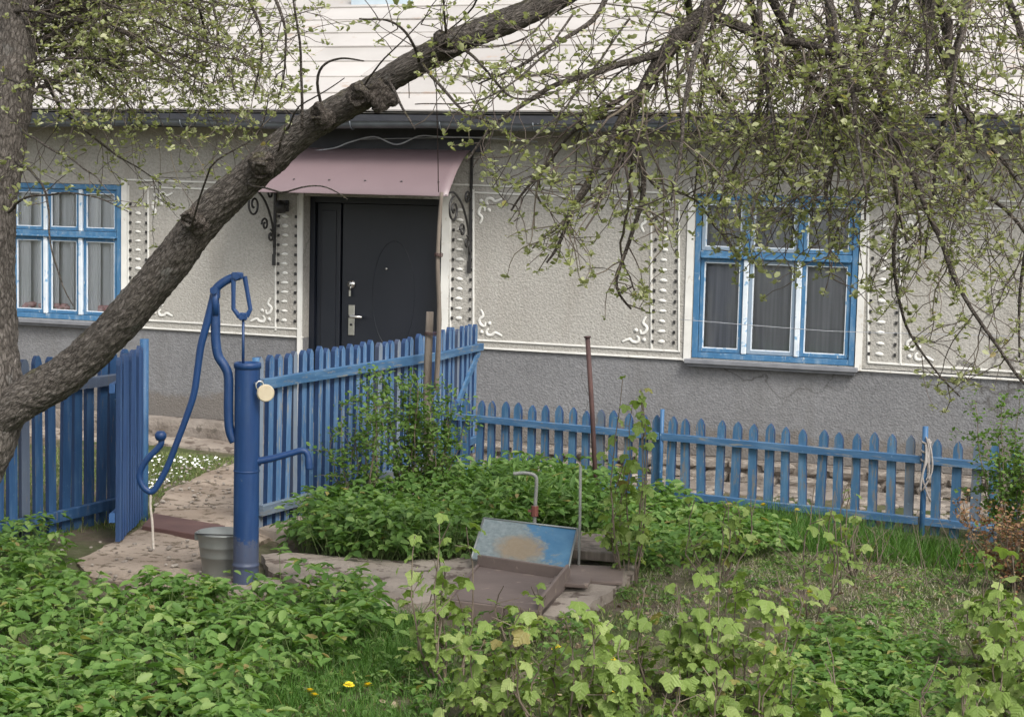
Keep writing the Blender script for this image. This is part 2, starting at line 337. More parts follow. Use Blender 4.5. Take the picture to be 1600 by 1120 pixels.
M['concrete'] = basic('worn_concrete', (.19,.16,.135), (.345,.30,.255), 2.6, 1, 34, .8, .012, spots=(8,.54,(.12,.095,.08)), spec=.1, detail=8)
M['stone'] = basic('rubble_stone', (.15,.125,.105), (.25,.22,.19), 3, .95, 22, .8, .012, c3=(.33,.30,.265), spec=.15)
M['brown_board'] = basic('brown_painted_board', (.105,.078,.068), (.17,.13,.112), 3, .75, 18, .5, .006, spots=(10,.6,(.22,.17,.14)))
M['maroon'] = basic('maroon_beam', (.07,.035,.032), (.12,.065,.055), 4, .7, 20, .4, .004)
M['grey_wood'] = basic('weathered_wood', (.07,.055,.045), (.19,.16,.13), 3, .9, 12, .7, .006, vec=(8,8,.8))
M['rust'] = basic('rusty_iron', (.035,.018,.018), (.075,.035,.03), 9, .8, 60, .6, .002)
M['galv'] = basic('galvanised_steel', (.20,.215,.205), (.29,.30,.285), 5, .45, 20, .2, .002, metal=.55, spots=(18,.66,(.16,.14,.11)))
M['pipe'] = basic('grey_pipe', (.15,.16,.15), (.26,.25,.23), 9, .6, 50, .4, .002, spots=(9,.62,(.16,.07,.05)))
def pumpwear():
    m = M['pump']; t = m.node_tree; b = t.nodes['Principled BSDF']; src = b.inputs['Base Color'].links[0].from_socket
    v = coords(t, rand=False); col = mixc(t, ramp(t, noise(t, v, 15, 9, .75), [(.655, G(0)), (.675, G(.8))]), src, (.075,.04,.03))
    sz = nd(t, 'ShaderNodeSeparateXYZ'); t.links.new(v, sz.inputs[0]); sa = nd(t, 'ShaderNodeMath', operation='MULTIPLY_ADD'); sa.inputs[1].default_value = -.5; t.links.new(noise(t, v, 8, 8, .75), sa.inputs[0]); t.links.new(sz.outputs[2], sa.inputs[2])
    col = mixc(t, ramp(t, sa.outputs[0], [(-.42, G(.5)), (-.10, G(0))]), col, (.09,.085,.085))
    st = noise(t, coords(t, (14,14,.8), rand=False), 2, 6, .7); col = mixc(t, ramp(t, st, [(.5, G(0)), (.8, G(.3))]), col, (.07,.12,.20))
    t.links.new(col, b.inputs['Base Color'])
pumpwear()
def lidmat():
    m, t, b = new_mat('worn_blue_lid'); v = coords(t, rand=False)
    blue = ramp(t, noise(t, v, 6, 6, .65), [(.3, (.022,.10,.20)), (.7, (.065,.17,.27))])
    grey = ramp(t, noise(t, v, 30, 5, .7), [(.3, (.09,.125,.13)), (.7, (.22,.25,.25))])
    sx = nd(t, 'ShaderNodeSeparateXYZ'); t.links.new(v, sx.inputs[0])
    ma = nd(t, 'ShaderNodeMath', operation='MULTIPLY_ADD'); ma.inputs[1].default_value = 1.1; t.links.new(sx.outputs[0], ma.inputs[0]); t.links.new(noise(t, v, 9, 8, .75), ma.inputs[2])
    m2 = nd(t, 'ShaderNodeMath', operation='MULTIPLY_ADD'); m2.inputs[1].default_value = .7; t.links.new(sx.outputs[1], m2.inputs[0]); t.links.new(ma.outputs[0], m2.inputs[2])
    c = mixc(t, ramp(t, m2.outputs[0], [(.57, G(0)), (.65, G(1))]), grey, blue)
    # rust stain low in the middle
    vm = nd(t, 'ShaderNodeVectorMath', operation='DISTANCE'); t.links.new(v, vm.inputs[0]); vm.inputs[1].default_value = (-.02, -.05, 0)
    ad = nd(t, 'ShaderNodeMath', operation='MULTIPLY_ADD'); t.links.new(noise(t, v, 14, 6, .7), ad.inputs[0]); ad.inputs[1].default_value = -.18; t.links.new(vm.outputs['Value'], ad.inputs[2])
    c = mixc(t, ramp(t, ad.outputs[0], [(.0, G(.75)), (.07, G(0))]), c, (.22,.15,.075))
    t.links.new(c, b.inputs['Base Color']); b.inputs['Roughness'].default_value = .55; bump(t, b, noise(t, v, 40, 5, .7), .4, .002); return m
M['lid'] = lidmat()
M['rope'] = basic('pale_rope', (.35,.3,.25), (.5,.45,.4), 60, .95)
M['cable'] = basic('grey_cable', (.3,.31,.34), (.42,.43,.46), 10, .5)
M['cream'] = basic('cream_metal', (.42,.35,.24), (.55,.48,.35), 8, .45, spots=(14,.62,(.3,.2,.12)))
M['rag'] = basic('white_rag', (.17,.15,.14), (.34,.31,.29), 12, .95)
# ================================================================== GROUND
def axis(lo, hi, step, far):
    a = list(np.arange(lo, hi+1e-6, step)); k = step
    L = [lo]; H = [hi]
    while L[-1] > -far: k *= 1.5; L.append(L[-1]-k)
    k = step
    while H[-1] < far: k *= 1.5; H.append(H[-1]+k)
    return np.array(L[:0:-1]+a+H[1:])
gx = axis(-6, 6, .1, 900); gy = axis(4.5, 16, .1, 900)
GV = [(x, y, gz(x, y)) for y in gy for x in gx]; nx = len(gx)
GF = [(j*nx+i, j*nx+i+1, (j+1)*nx+i+1, (j+1)*nx+i) for j in range(len(gy)-1) for i in range(nx-1)]
tag(mesh_ob('ground', np_mesh('ground', GV, GF, M['soil']), None), kind='structure')
def sheet(name, mat, poly, lift=.012, thick=.12, rough=.012, step=.06, kind='structure', label=None):
    """an uneven slab following the ground, outline poly in world x,y, with real edges"""
    xs = [p[0] for p in poly]; ys = [p[1] for p in poly]; b = MB(); V = {}; F = []
    vs = []
    X = np.arange(min(xs), max(xs)+step, step); Y = np.arange(min(ys), max(ys)+step, step)
    cell = {(i,j) for i in range(len(X)-1) for j in range(len(Y)-1) if in_poly(X[i]+step/2+.05*mnoise.noise(Vector((X[i]*6,Y[j]*6,0))), Y[j]+step/2+.05*mnoise.noise(Vector((X[i]*6,Y[j]*6,9))), poly)}
    def vid(i, j, k):
        if (i,j,k) not in V:
            x = X[i]+.03*mnoise.noise(Vector((X[i]*5, Y[j]*5, 2.2))); y = Y[j]+.03*mnoise.noise(Vector((X[i]*5, Y[j]*5, 7.2)))
            z = gz(x, y)+(lift+rough*mnoise.noise(Vector((x*4, y*4, 5))) if k else -thick)
            V[(i,j,k)] = len(vs); vs.append((x, y, z))
        return V[(i,j,k)]
    for (i, j) in cell:
        F.append((vid(i,j,1), vid(i+1,j,1), vid(i+1,j+1,1), vid(i,j+1,1)))
        for di, dj, a, c in ((-1,0,(0,1),(0,0)), (1,0,(1,0),(1,1)), (0,-1,(0,0),(1,0)), (0,1,(1,1),(0,1))):
            if (i+di, j+dj) not in cell:
                F.append((vid(i+a[0],j+a[1],1), vid(i+a[0],j+a[1],0), vid(i+c[0],j+c[1],0), vid(i+c[0],j+c[1],1)))
    bd = {}
    for (i, j) in cell:
        for di, dj, a, c in ((-1,0,(0,1),(0,0)), (1,0,(1,0),(1,1)), (0,-1,(0,0),(1,0)), (0,1,(1,1),(0,1))):
            if (i+di, j+dj) not in cell: bd[(i+a[0],j+a[1])] = 1; bd[(i+c[0],j+c[1])] = 1
    for (i, j) in bd:                        # pull the rim onto the outline so that it runs straight, with small chips
        p = Vector((X[i], Y[j])); best = None
        for k in range(len(poly)):
            a = Vector(poly[k-1]); c = Vector(poly[k]); e = c-a; u = max(0, min(1, (p-a).dot(e)/max(e.dot(e), 1e-9))); q = a+e*u
            if best is None or (q-p).length < (best-p).length: best = q
        if (best-p).length < step*1.6:
            q = best+Vector((mnoise.noise(Vector((p.x*9, p.y*9, 1))), mnoise.noise(Vector((p.x*9, p.y*9, 6)))))*.022
            for k in (0, 1):
                if (i,j,k) in V: v_ = vs[V[(i,j,k)]]; vs[V[(i,j,k)]] = (q.x, q.y, v_[2]-(.006 if k else 0))
    b.add(vs, F, False); o = b.build(name, mat); tag(o, kind=kind)
    return o
def gp(px, py, z=0.0): p = on_ground(px, py, z); return (p.x, p.y)
PATH_PX = [(140,905),(118,880),(225,826),(235,812),(262,768),(372,722),(470,700),(560,690),(640,735),(560,775),(408,838),(352,880),(352,925),(240,918)]
sheet('path', M['path'], [gp(*p) for p in PATH_PX], lift=.02)
SLAB_PX = [(408,872),(520,878),(640,890),(740,872),(905,868),(992,880),(990,910),(938,952),(884,985),(820,972),(700,950),(560,968),(500,940),(420,905)]
sheet('well_slab', M['concrete'], [gp(*p) for p in SLAB_PX], lift=.06, thick=.1, rough=.02)
# ================================================================== HOUSE
house = empty('house', HO, HA, 'long cream house with grey base, blue windows and pale sheet roof behind the fences', 'house')
def hb(name, mat, s0, s1, y0, y1, z0, z1, parent=house, b=0.0):
    m = MB().box(s0, s1, y0, y1, z0, z1, b); return m.build(name, mat, parent)
S0, S1, ZG, ZT = -9.0, 8.5, .81, 2.72
dl = wl(474, 400)[0]; dr = wl(690, 400)[0]; dtop = wl(580, 309)[1]
lw0 = wl(24, 400)[0]; lw1 = wl(190, 400)[0]; lwz1 = wl(110, 287)[1]; lwz0 = wl(110, 500)[1]
rw0 = wl(1084, 430)[0]; rw1 = wl(1341, 430)[0]; rwz1 = wl(1210, 305)[1]; rwz0 = wl(1210, 566)[1]
lw0 = lw1-1.22
openings = [(lw0, lw1, lwz0, lwz1), (dl, dr, -.2, dtop), (rw0, rw1, rwz0, rwz1)]
def wall_mesh(name, mat, za, zb, y=0.0, reveal=.3):
    b = MB(); ops = [(a, c, max(z0, za), min(z1, zb)) for a, c, z0, z1 in openings if z0 < zb and z1 > za]
    xs = sorted({S0, S1, *[v for o in ops for v in o[:2]]}); zs = sorted({za, zb, *[v for o in ops for v in o[2:]]})
    hit = lambda x, z: any(o[0] < x < o[1] and o[2] < z < o[3] for o in ops)
    for i in range(len(xs)-1):
        for j in range(len(zs)-1):
            if not hit((xs[i]+xs[i+1])/2, (zs[j]+zs[j+1])/2):
                b.add([(xs[i],y,zs[j]),(xs[i+1],y,zs[j]),(xs[i+1],y,zs[j+1]),(xs[i],y,zs[j+1])], [(0,1,2,3)])
    for a, c, z0, z1 in ops:
        r = y+reveal
        b.add([(a,y,z0),(a,r,z0),(a,r,z1),(a,y,z1)], [(0,1,2,3)]); b.add([(c,y,z0),(c,r,z0),(c,r,z1),(c,y,z1)], [(3,2,1,0)])
        if z1 < zb-1e-6: b.add([(a,y,z1),(c,y,z1),(c,r,z1),(a,r,z1)], [(3,2,1,0)])
        if z0 > za+1e-6: b.add([(a,y,z0),(c,y,z0),(c,r,z0),(a,r,z0)], [(0,1,2,3)])
    # inner face closes the wall
    return b.build(name, mat, house)
wall_mesh('upper_wall', M['wall_up'], ZG, ZT)
wall_mesh('lower_wall', M['wall_low'], .03, ZG, y=.012)
# side, back and inside walls
for nm, a, c, y0, y1 in (('side_wall', S0-.02, S0+.28, .02, 6.2), ('side_wall', S1-.28, S1+.02, .02, 6.2), ('back_wall', S0, S1, 5.9, 6.2)):
    hb(nm, M['wall_up'], a, c, y0, y1, -.3, ZT)
for a, c in ((S0, lw0-.01), (lw1+.01, dl-.01), (dr+.01, rw0-.01), (rw1+.01, S1)): hb('inner_wall', M['soffit'], a, c, .31, .36, -.2, ZT)
hb('room_floor', M['brown_board'], S0, S1, .36, 5.9, .02, .1); hb('room_ceiling', M['soffit'], S0, S1, .0, 6.0, ZT+.002, ZT+.05)
hb('room_partition', M['soffit'], S0+.3, S1-.3, 2.6, 2.7, .1, ZT)
# foundation: concrete ledge on the left, rubble stones along the rest
led = MB(); ns = 60; a, c = S0, dl-.02
prof = [(-.03,.035),(-.10,.02),(-.115,-.04),(-.115,-.35)]
vs = [(a+(c-a)*i/ns, y+.012*mnoise.noise(Vector((i*.7, z*9, 1))), z+.01*mnoise.noise(Vector((i*.9, z*9, 4)))) for i in range(ns+1) for y, z in prof]
led.add(vs, [(i*4+k, (i+1)*4+k, (i+1)*4+k+1, i*4+k+1) for i in range(ns) for k in range(3)]); led.build('foundation_ledge', M['foundation'], house)
hb('foundation', M['foundation'], S0, S1, -.035, .3, -.4, .024)
hb('door_step', M['foundation'], dl-.15, dr+.1, -.75, .01, -.35, -.01, b=.02)
def stone_mesh(seed, sx, sy, sz):
    r = random.Random(seed); b = MB(); n = 8; vs = []; rings = [(-1,.6),(-.55,.95),(.35,1.0),(.9,.62)]
    for z, q in rings:
        for k in range(n):
            a = 2*math.pi*k/n; u = q*(1+r.uniform(-.16,.16)); cx, cy = math.cos(a), math.sin(a); p = .6
            vs.append((sx*u*abs(cx)**p*(1 if cx > 0 else -1), sy*u*abs(cy)**p*(1 if cy > 0 else -1), sz*(z+r.uniform(-.1,.1))))
    fs = [(i*n+k, i*n+(k+1)%n, (i+1)*n+(k+1)%n, (i+1)*n+k) for i in range(3) for k in range(n)]+[tuple(range(n-1,-1,-1)), tuple(3*n+k for k in range(n))]
    return b.add(vs, fs, False).mesh('stone', M['stone'])
stones = [stone_mesh(i, 1, 1, 1) for i in range(7)]
R_ = random.Random(5)
for row, (zc, zh) in enumerate(((-.115, .055), (-.015, .042))):
    s = dr+.05+row*.08
    while s < S1-.1:
        w = R_.uniform(.07, .17); o = mesh_ob('stone', R_.choice(stones), None, house, (s+w, -.015-R_.uniform(0,.03), zc+R_.uniform(-.01,.01)-.004))
        o.scale = (w*.97, .07, zh*R_.uniform(.85,1.12)); s += 2*w+.008
# raised white plaster lines and ornament on the beige wall
def pline(pts, w=.016, name='plaster_line'):     # polyline in photo px, thin raised band
    P = [wl(*p) for p in pts]; b = MB()
    for (a, za), (c, zc) in zip(P[:-1], P[1:]):
        L = math.hypot(c-a, zc-za); n = max(1, int(L/.12)); dx, dz = (c-a)/L, (zc-za)/L; q = []
        for i in range(n+1):
            x = a+(c-a)*i/n; z = za+(zc-za)*i/n; ww = w*(.5+.14*mnoise.noise(Vector((x*9, z*9, 0))))
            q += [(x-dz*ww, -.001, z+dx*ww), (x-dz*ww*.7, -.011, z+dx*ww*.7), (x+dz*ww*.7, -.011, z-dx*ww*.7), (x+dz*ww, -.001, z-dx*ww)]
        b.add(q, [(i*4+k, i*4+k+1, i*4+k+5, i*4+k+4) for i in range(n) for k in range(3)]+[(0,1,2,3)[::-1], (n*4, n*4+1, n*4+2, n*4+3)])
    return b.build(name, M['white_trim'], house)
for seg in ([(225,500),(466,514)], [(196,510),(474,527)], [(232,500),(232,292)], [(201,508),(201,290)], [(232,293),(380,297)], [(192,281),(425,288)],
            [(431,516),(431,300)], [(466,514),(466,306)],
            [(741,531),(1063,549)], [(744,543),(1080,562)], [(740,532),(740,296)], [(704,530),(704,300)], [(742,301),(1060,315)], [(702,288),(1075,303)],
            [(1018,545),(1018,312)], [(1061,549),(1061,314)],
            [(1357,566),(1760,592)], [(1343,578),(1760,604)], [(1357,566),(1357,322)], [(1407,570),(1407,322)], [(1407,322),(1760,332)], [(1348,308),(1760,320)],
            [(-160,488),(20,497)]): pline(seg)
hb('door_trim', M['white_trim'], dl-.045, dl-.003, -.016, .04, .03, dtop+.05); hb('door_trim', M['white_trim'], dr+.003, dr+.075, -.016, .04, .03, dtop+.05)
for a, c in ((rw0-.062, rw0-.004), (rw1+.004, rw1+.055), (lw1+.004, lw1+.062), (lw0-.062, lw0-.004)):
    z0, z1 = (rwz0, rwz1) if a > 0 else (lwz0, lwz1); hb('window_trim', M['white_trim'], a, c, -.014, .04, z0-.03, z1+.05)
ov = MB(); n = 10; vs = []
for q, y in ((1, 0), (.8, -.006), (.35, -.009)):
    vs += [(q*.5*math.copysign(abs(math.cos(2*math.pi*k/n))**.9, math.cos(2*math.pi*k/n)), y, q*.5*math.sin(2*math.pi*k/n)*(1-.35*abs(math.cos(2*math.pi*k/n)))) for k in range(n)]
ov.add(vs, [(i*n+(k+1)%n, i*n+k, (i+1)*n+k, (i+1)*n+(k+1)%n) for i in range(2) for k in range(n)]+[tuple(2*n+k for k in range(n-1,-1,-1))], True)
oval = ov.mesh('plaster_oval', M['white_trim'])
def ornband(xo, xa, xb, ytop, ybot):             # column of ovals between two rows of dark drill holes
    so_, zt = wl(xo, ytop); _, zb = wl(xo, ybot); n = int((zt-zb)/.083); dots = MB()
    for i in range(n):
        z = zb+.083*(i+.5)
        o = mesh_ob('plaster_oval', oval, None, house, (so_+random.uniform(-.003,.003), -.001, z)); o.scale = (.068*random.uniform(.85,1.1), 1, .036*random.uniform(.85,1.1)); o.rotation_euler = (0, random.uniform(-.12,.12), 0)
        for xx in (xa, xb):
            sx = wl(xx, (ytop+ybot)/2)[0]
            dots.add([(sx-.009,-.0135,z-.013),(sx+.009,-.0135,z-.013),(sx+.011,-.0135,z+.01),(sx-.007,-.0135,z+.012),(sx-.009,.004,z-.013),(sx+.009,.004,z-.013),(sx+.011,.004,z+.01),(sx-.007,.004,z+.012)],
                     [(0,1,2,3),(4,0,3,7),(1,5,6,2),(3,2,6,7),(4,5,1,0)])
    tag(dots.build('row_of_dark_holes', M['iron'], house), kind='stuff')
for a in ((446,435,462,325,508), (720,708,736,318,505), (216,204,229,300,498), (1040,1023,1056,325,542), (1384,1362,1403,330,562)): ornband(*a)
A_ = [(.055,.26),(.077,.21),(.045,.175),(.055,.135),(.09,.12),(.1,.155)]; B_ = [(.25,.045),(.19,.07),(.16,.05),(.12,.05),(.11,.08),(.13,.1)]
def smooth(P, k=5):
    P = [Vector(p) for p in P]; out = []
    for i in range(len(P)-1):
        p0, p1, p2, p3 = P[max(i-1,0)], P[i], P[i+1], P[min(i+2,len(P)-1)]
        for j in range(k):
            u = j/k; out.append(.5*((2*p1)+(p2-p0)*u+(2*p0-5*p1+4*p2-p3)*u*u+(3*p1-p0-3*p2+p3)*u**3))
    return out+[P[-1]]
def flourish(px, py, mx, mz):
    s, z = wl(px, py); b = MB()
    for st in (A_, B_):
        P = smooth([(s+mx*x, -.004, z+mz*y) for x, y in st]); m = len(P)
        b.tube(P, [.005+.009*math.sin(math.pi*(.15+.75*i/(m-1))) for i in range(m)], 6, flat=(1,.35,1))
    for x, y in ((.065,.07),(.135,.145)):
        b.tube([(s+mx*x, .004, z+mz*y), (s+mx*x, -.006, z+mz*y)], .018, 8)
    b.build('plaster_flourish', M['white_trim'], house)
for a in ((232,500,1,1), (431,512,-1,1), (741,531,1,1), (1018,545,-1,1), (741,301,1,-1), (232,293,1,-1), (1018,313,-1,-1), (1407,570,1,1), (1407,322,1,-1)): flourish(*a)
# roof: separate painted sheets in overlapping rows
TAN = .404; EY, EZ, RY = -.42, 2.75, 2.9; SL = math.hypot(RY-EY, (RY-EY)*TAN); ang = math.atan(TAN)
rows = 8; rh = SL/rows; RZ = EZ+(RY-EY)*TAN
for r in range(rows):
    s = S0-.5+(r % 2)*.55; k = 0
    while s < S1+.4:
        w = 1.32+random.uniform(-.05,.05); e = min(s+w, S1+.5)
        m = MB().box(0, e-s-.006, 0, rh+.05, 0, .013); o = m.build('roof_sheet', M['roof'], house)
        o.location = (s, EY+rh*r*math.cos(ang), EZ+rh*r*math.sin(ang)+.02-random.uniform(0,.004)); o.rotation_euler = (ang-.030+random.uniform(-.004,.004), random.uniform(-.002,.002), 0)
        sm = MB().box(-.004, .004, 0, rh+.02, .008, .016); q = sm.build('standing_seam', M['roof'], o)
        s += w; k += 1
deck = MB(); deck.add([(S0-.5,EY+.01,EZ),(S1+.5,EY+.01,EZ),(S1+.5,RY,RZ),(S0-.5,RY,RZ),(S1+.5,2*RY-EY,EZ),(S0-.5,2*RY-EY,EZ)], [(0,1,2,3),(3,2,4,5)]); deck.build('roof_deck', M['soffit'], house)
gb = MB()
for s in (S0, S1): gb.add([(s,0,ZT),(s,RY*2-.2,ZT),(s,RY,RZ-.05)], [(0,1,2)])
gb.build('gable', M['wall_up'], house)
MB().tube([(S0-.5,RY,RZ+.04),(S1+.5,RY,RZ+.04)], .05, 8).build('ridge_cap', M['roof'], house)
hb('fascia_board', M['dark_board'], S0-.48, S1+.48, EY+.015, EY+.04, EZ-.13, EZ-.012)
hb('soffit', M['soffit'], S0-.4, S1+.4, EY+.045, -.003, EZ-.10, EZ-.085)
gut = MB(); n = 9; xs = np.linspace(S0-.5, S1+.5, 30); vs = []
for i, x in enumerate(xs):
    sag = .012*math.sin(i*1.7)
    for rr in (.058, .052):
        for k in range(n):
            a = math.pi+math.pi*k/(n-1); vs.append((x, EY-.05+rr*math.cos(a), EZ-.075+sag+rr*math.sin(a)))
m2 = 2*n
gut.add(vs, [(i*m2+k, i*m2+k+1, (i+1)*m2+k+1, (i+1)*m2+k) for i in range(29) for k in range(n-1)]+[(i*m2+n+k+1, i*m2+n+k, (i+1)*m2+n+k, (i+1)*m2+n+k+1) for i in range(29) for k in range(n-1)]
        +[(i*m2, i*m2+n, (i+1)*m2+n, (i+1)*m2) for i in range(29)]+[(i*m2+n-1, i*m2+2*n-1, (i+1)*m2+2*n-1, (i+1)*m2+n-1) for i in range(29)], True)
gut = gut.build('gutter', M['gutter'], house)
for i in range(22):
    s = S0+.2+i*.8; P = [(s, EY-.05+.063*math.cos(math.pi+math.pi*k/8), EZ-.075+.063*math.sin(math.pi+math.pi*k/8)) for k in range(9)]
    MB().tube(P, .006, 5).build('gutter_bracket', M['gutter'], gut)
hb('dark_lintel', M['dark_board'], wl(470,220)[0], wl(757,220)[0], -.10, -.004, wl(600,236)[1], EZ-.102)
c0 = wl(578, 10, RY)[0]; c1 = wl(652, 10, RY)[0]
M['chimney'] = basic('blue_grey_tin', (.35,.42,.48), (.45,.53,.58), 4, .5)
ch = hb('chimney', M['chimney'], c0, c1, RY-.3, RY+.3, RZ-.35, RZ+.75, b=.01); hb('chimney_flashing', M['chimney'], c0-.05, c1+.05, RY-.35, RY+.35, RZ-.4, RZ+.02, ch)
# door: recessed dark metal door with a fixed side panel
dpan = wl(536, 430, .2)[0]
door = hb('door', M['door'], dpan, dr-.045, .18, .23, .05, dtop-.055, b=.004)
hb('door_frame', M['door'], dl+.003, dl+.05, .12, .26, .05, dtop-.003, door); hb('door_frame', M['door'], dr-.042, dr-.003, .12, .26, .05, dtop-.003, door)
hb('door_frame', M['door'], dl+.052, dr-.044, .12, .26, dtop-.052, dtop-.004, door)
hb('fixed_panel', M['door'], dl+.053, dpan-.012, .16, .22, .05, dtop-.055, door, b=.004)
hb('fixed_panel_stile', M['door'], dl+.10, dpan-.05, .15, .159, .2, dtop-.12, door, b=.003)
hb('threshold', M['foundation'], dl, dr, .014, .32, -.1, .049, door)
ex, ez = wl(615, 440, .18); P = [(ex+.20*math.cos(a), .181, ez-.12+.47*math.sin(a)) for a in np.linspace(0, 2*math.pi, 41)]
MB().tube(P, .0036, 6, cap=False).build('oval_moulding', M['door'], door)
hx, hz = wl(549, 500, .17)
hb('handle_plate', M['chrome'], hx-.030, hx+.030, .166, .179, hz-.135, hz+.135, door, b=.004)
hd = MB().tube([(hx,.167,hz+.035),(hx,.125,hz+.035),(hx+.02,.118,hz+.035),(hx+.125,.118,hz+.033)], [.014,.014,.014,.012], 8); hd.build('door_handle', M['chrome'], door)
MB().tube([(hx,.169,hz-.04),(hx,.160,hz-.04)], .012, 10).build('keyhole', M['iron'], door)
kx, kz = wl(549, 444, .17)
MB().tube([(kx,.179,kz),(kx,.160,kz)], .036, 14).build('lock_escutcheon', M['chrome'], door)
MB().tube([(kx,.158,kz-.005),(kx+.004,.150,kz-.03),(kx-.006,.150,kz-.055)], .007, 6).box(kx-.012,kx+.006,.146,.152,kz-.105,kz-.055).build('hanging_keys', M['chrome'], door)
qx, qz = wl(604, 420, .18); MB().tube([(qx,.179,qz),(qx,.171,qz)], .010, 10).build('peephole', M['chrome'], door)
# windows
def bars(name, mat, rects, parent, y0, y1, b=.003):
    for r in rects: hb(name, mat, r[0], r[1], y0, y1, r[2], r[3], parent, b)
M['sheer'] = basic('sheer_curtain', (.55,.57,.60), (.72,.74,.77), 3, .95, 30, .1, .002, vec=(12,1,.4))
def window(s0, s1, z0, z1, tr, cuts, kind, label):
    w = MB(); t = .05; e = .003
    w.box(s0+e, s0+t, -.004, .12, z0+e, z1-e, .003); w.box(s1-t, s1-e, -.004, .12, z0+e, z1-e, .003); w.box(s0+t, s1-t, -.002, .12, z1-t, z1-e, .003); w.box(s0+t, s1-t, -.002, .12, z0+e, z0+t, .003)
    o = w.build('window', M['frame_blue'], house); o['label'] = label
    hb('transom', M['frame_blue'], s0+t+.002, s1-t-.002, -.012, .10, tr-.028, tr+.028, o, .005)
    hb('drip_rail', M['frame_blue'], s0+t+.01, s1-t-.01, -.03, -.0125, tr-.03, tr-.012, o, .004)
    edges = [s0+t]+cuts+[s1-t]
    for c in cuts:
        hb('mullion', M['frame_white'], c-.02, c+.02, -.010, .08, z0+t+.002, tr-.031, o, .004)
        hb('mullion', M['frame_white'] if kind == 'left' else M['frame_blue'], c-.018, c+.018, -.008, .08, tr+.031, z1-t-.002, o, .004)
    for i in range(3):
        a = edges[i]+(.022 if i else .004); c = edges[i+1]-(.022 if i < 2 else .004)
        for (u, v, top) in ((z0+t+.004, tr-.032, 0), (tr+.032, z1-t-.004, 1)):
            f = .030; sm = MB(); 
            sm.box(a, a+f, .012, .05, u, v, .002); sm.box(c-f, c, .012, .05, u, v, .002); sm.box(a+f, c-f, .013, .05, u, u+f, .002); sm.box(a+f, c-f, .013, .05, v-f, v, .002)
            sm.build('sash', M['frame_blue'], o)
            iw = MB(); g = .008
            iw.box(a+f, a+f+g, .016, .034, u+f, v-f); iw.box(c-f-g, c-f, .016, .034, u+f, v-f); iw.box(a+f+g, c-f-g, .016, .034, u+f, u+f+g); iw.box(a+f+g, c-f-g, .016, .034, v-f-g, v-f)
            iw.build('glazing_bead', M['frame_white'], o)
            p = MB(); p.box(a+f-.004, c-f+.004, .029, .032, u+f-.004, v-f+.004); p.build('pane', M['glass'], o)
    b = MB(); b.box(s0-.04, s1+.03, -.075, -.005, z0-.04, z0-.004, .004); b.build('sill', M['sill'], o)
    hb('sill_underside', M['sill'], s0-.02, s1+.01, -.05, -.004, z0-.062, z0-.042, o)
    # curtains hanging inside
    def curtain(a, c, mat, y, name, amp=.02):
        n = 40; vs = []
        for i in range(n+1):
            x = a+(c-a)*i/n; yy = y+amp*math.sin(i*1.35)+.006*math.sin(i*.5)
            vs += [(x, yy, z0+.02), (x, yy*1.0+.01, z1-.02)]
        MB().add(vs, [(2*i, 2*i+2, 2*i+3, 2*i+1) for i in range(n)], True).build(name, mat, o)
    if kind == 'left':
        for a, c in ((s0+.02, s0+.20), (cuts[0]-.13, cuts[0]+.10), (cuts[0]+.22, cuts[0]+.27), (cuts[1]-.10, cuts[1]+.17), (s1-.16, s1-.02)): curtain(a, c, M['curtain'], .065, 'curtain', .010)
        curtain(s0+.02, s1-.02, M['sheer'], .11, 'sheer_curtain', .010)
    else:
        curtain(s0+.02, s1-.02, M['net'], .08, 'net_curtain', .012)
    return o
lc = [wl(71, 400)[0], wl(126, 400)[0]]; rc = [wl(1164, 480)[0], wl(1247, 480)[0]]
window(lw0, lw1, lwz0, lwz1, wl(110, 366)[1], lc, 'left', 'blue window with white curtains and pink flowers behind the leaning branch')
window(rw0, rw1, rwz0, rwz1, wl(1210, 401)[1], rc, 'right', 'blue window with dark panes behind hanging twigs')
for i, (c_, lab) in enumerate(((lw0+.24, 'white and pink paper flowers behind the lower left pane of the left window'), (lw0+.62, 'pink paper flowers behind the lower middle pane of the left window'), (lw0+1.0, 'pink paper flowers behind the lower right pane of the left window'))):
    b = MB()
    for k in range(11):
        n0 = len(b.v); b.lathe([(0,-.02),(.022,-.012),(.034,.008),(.030,.026),(.014,.030),(.016,.020),(0,.016)], 9, (c_+random.uniform(-.15,.15), .085+random.uniform(-.012,.02)))
        zz = lwz0+.095+random.uniform(-.012,.022); b.v[n0:] = [(x, y, z+zz) for x, y, z in b.v[n0:]]
    o = b.build('pink_flowers', M['pink'] if i else M['pink'], None); o.location = HO; o.rotation_euler = (0, 0, HA); tag(o, lab, 'flowers', 'pink flowers inside the left window')
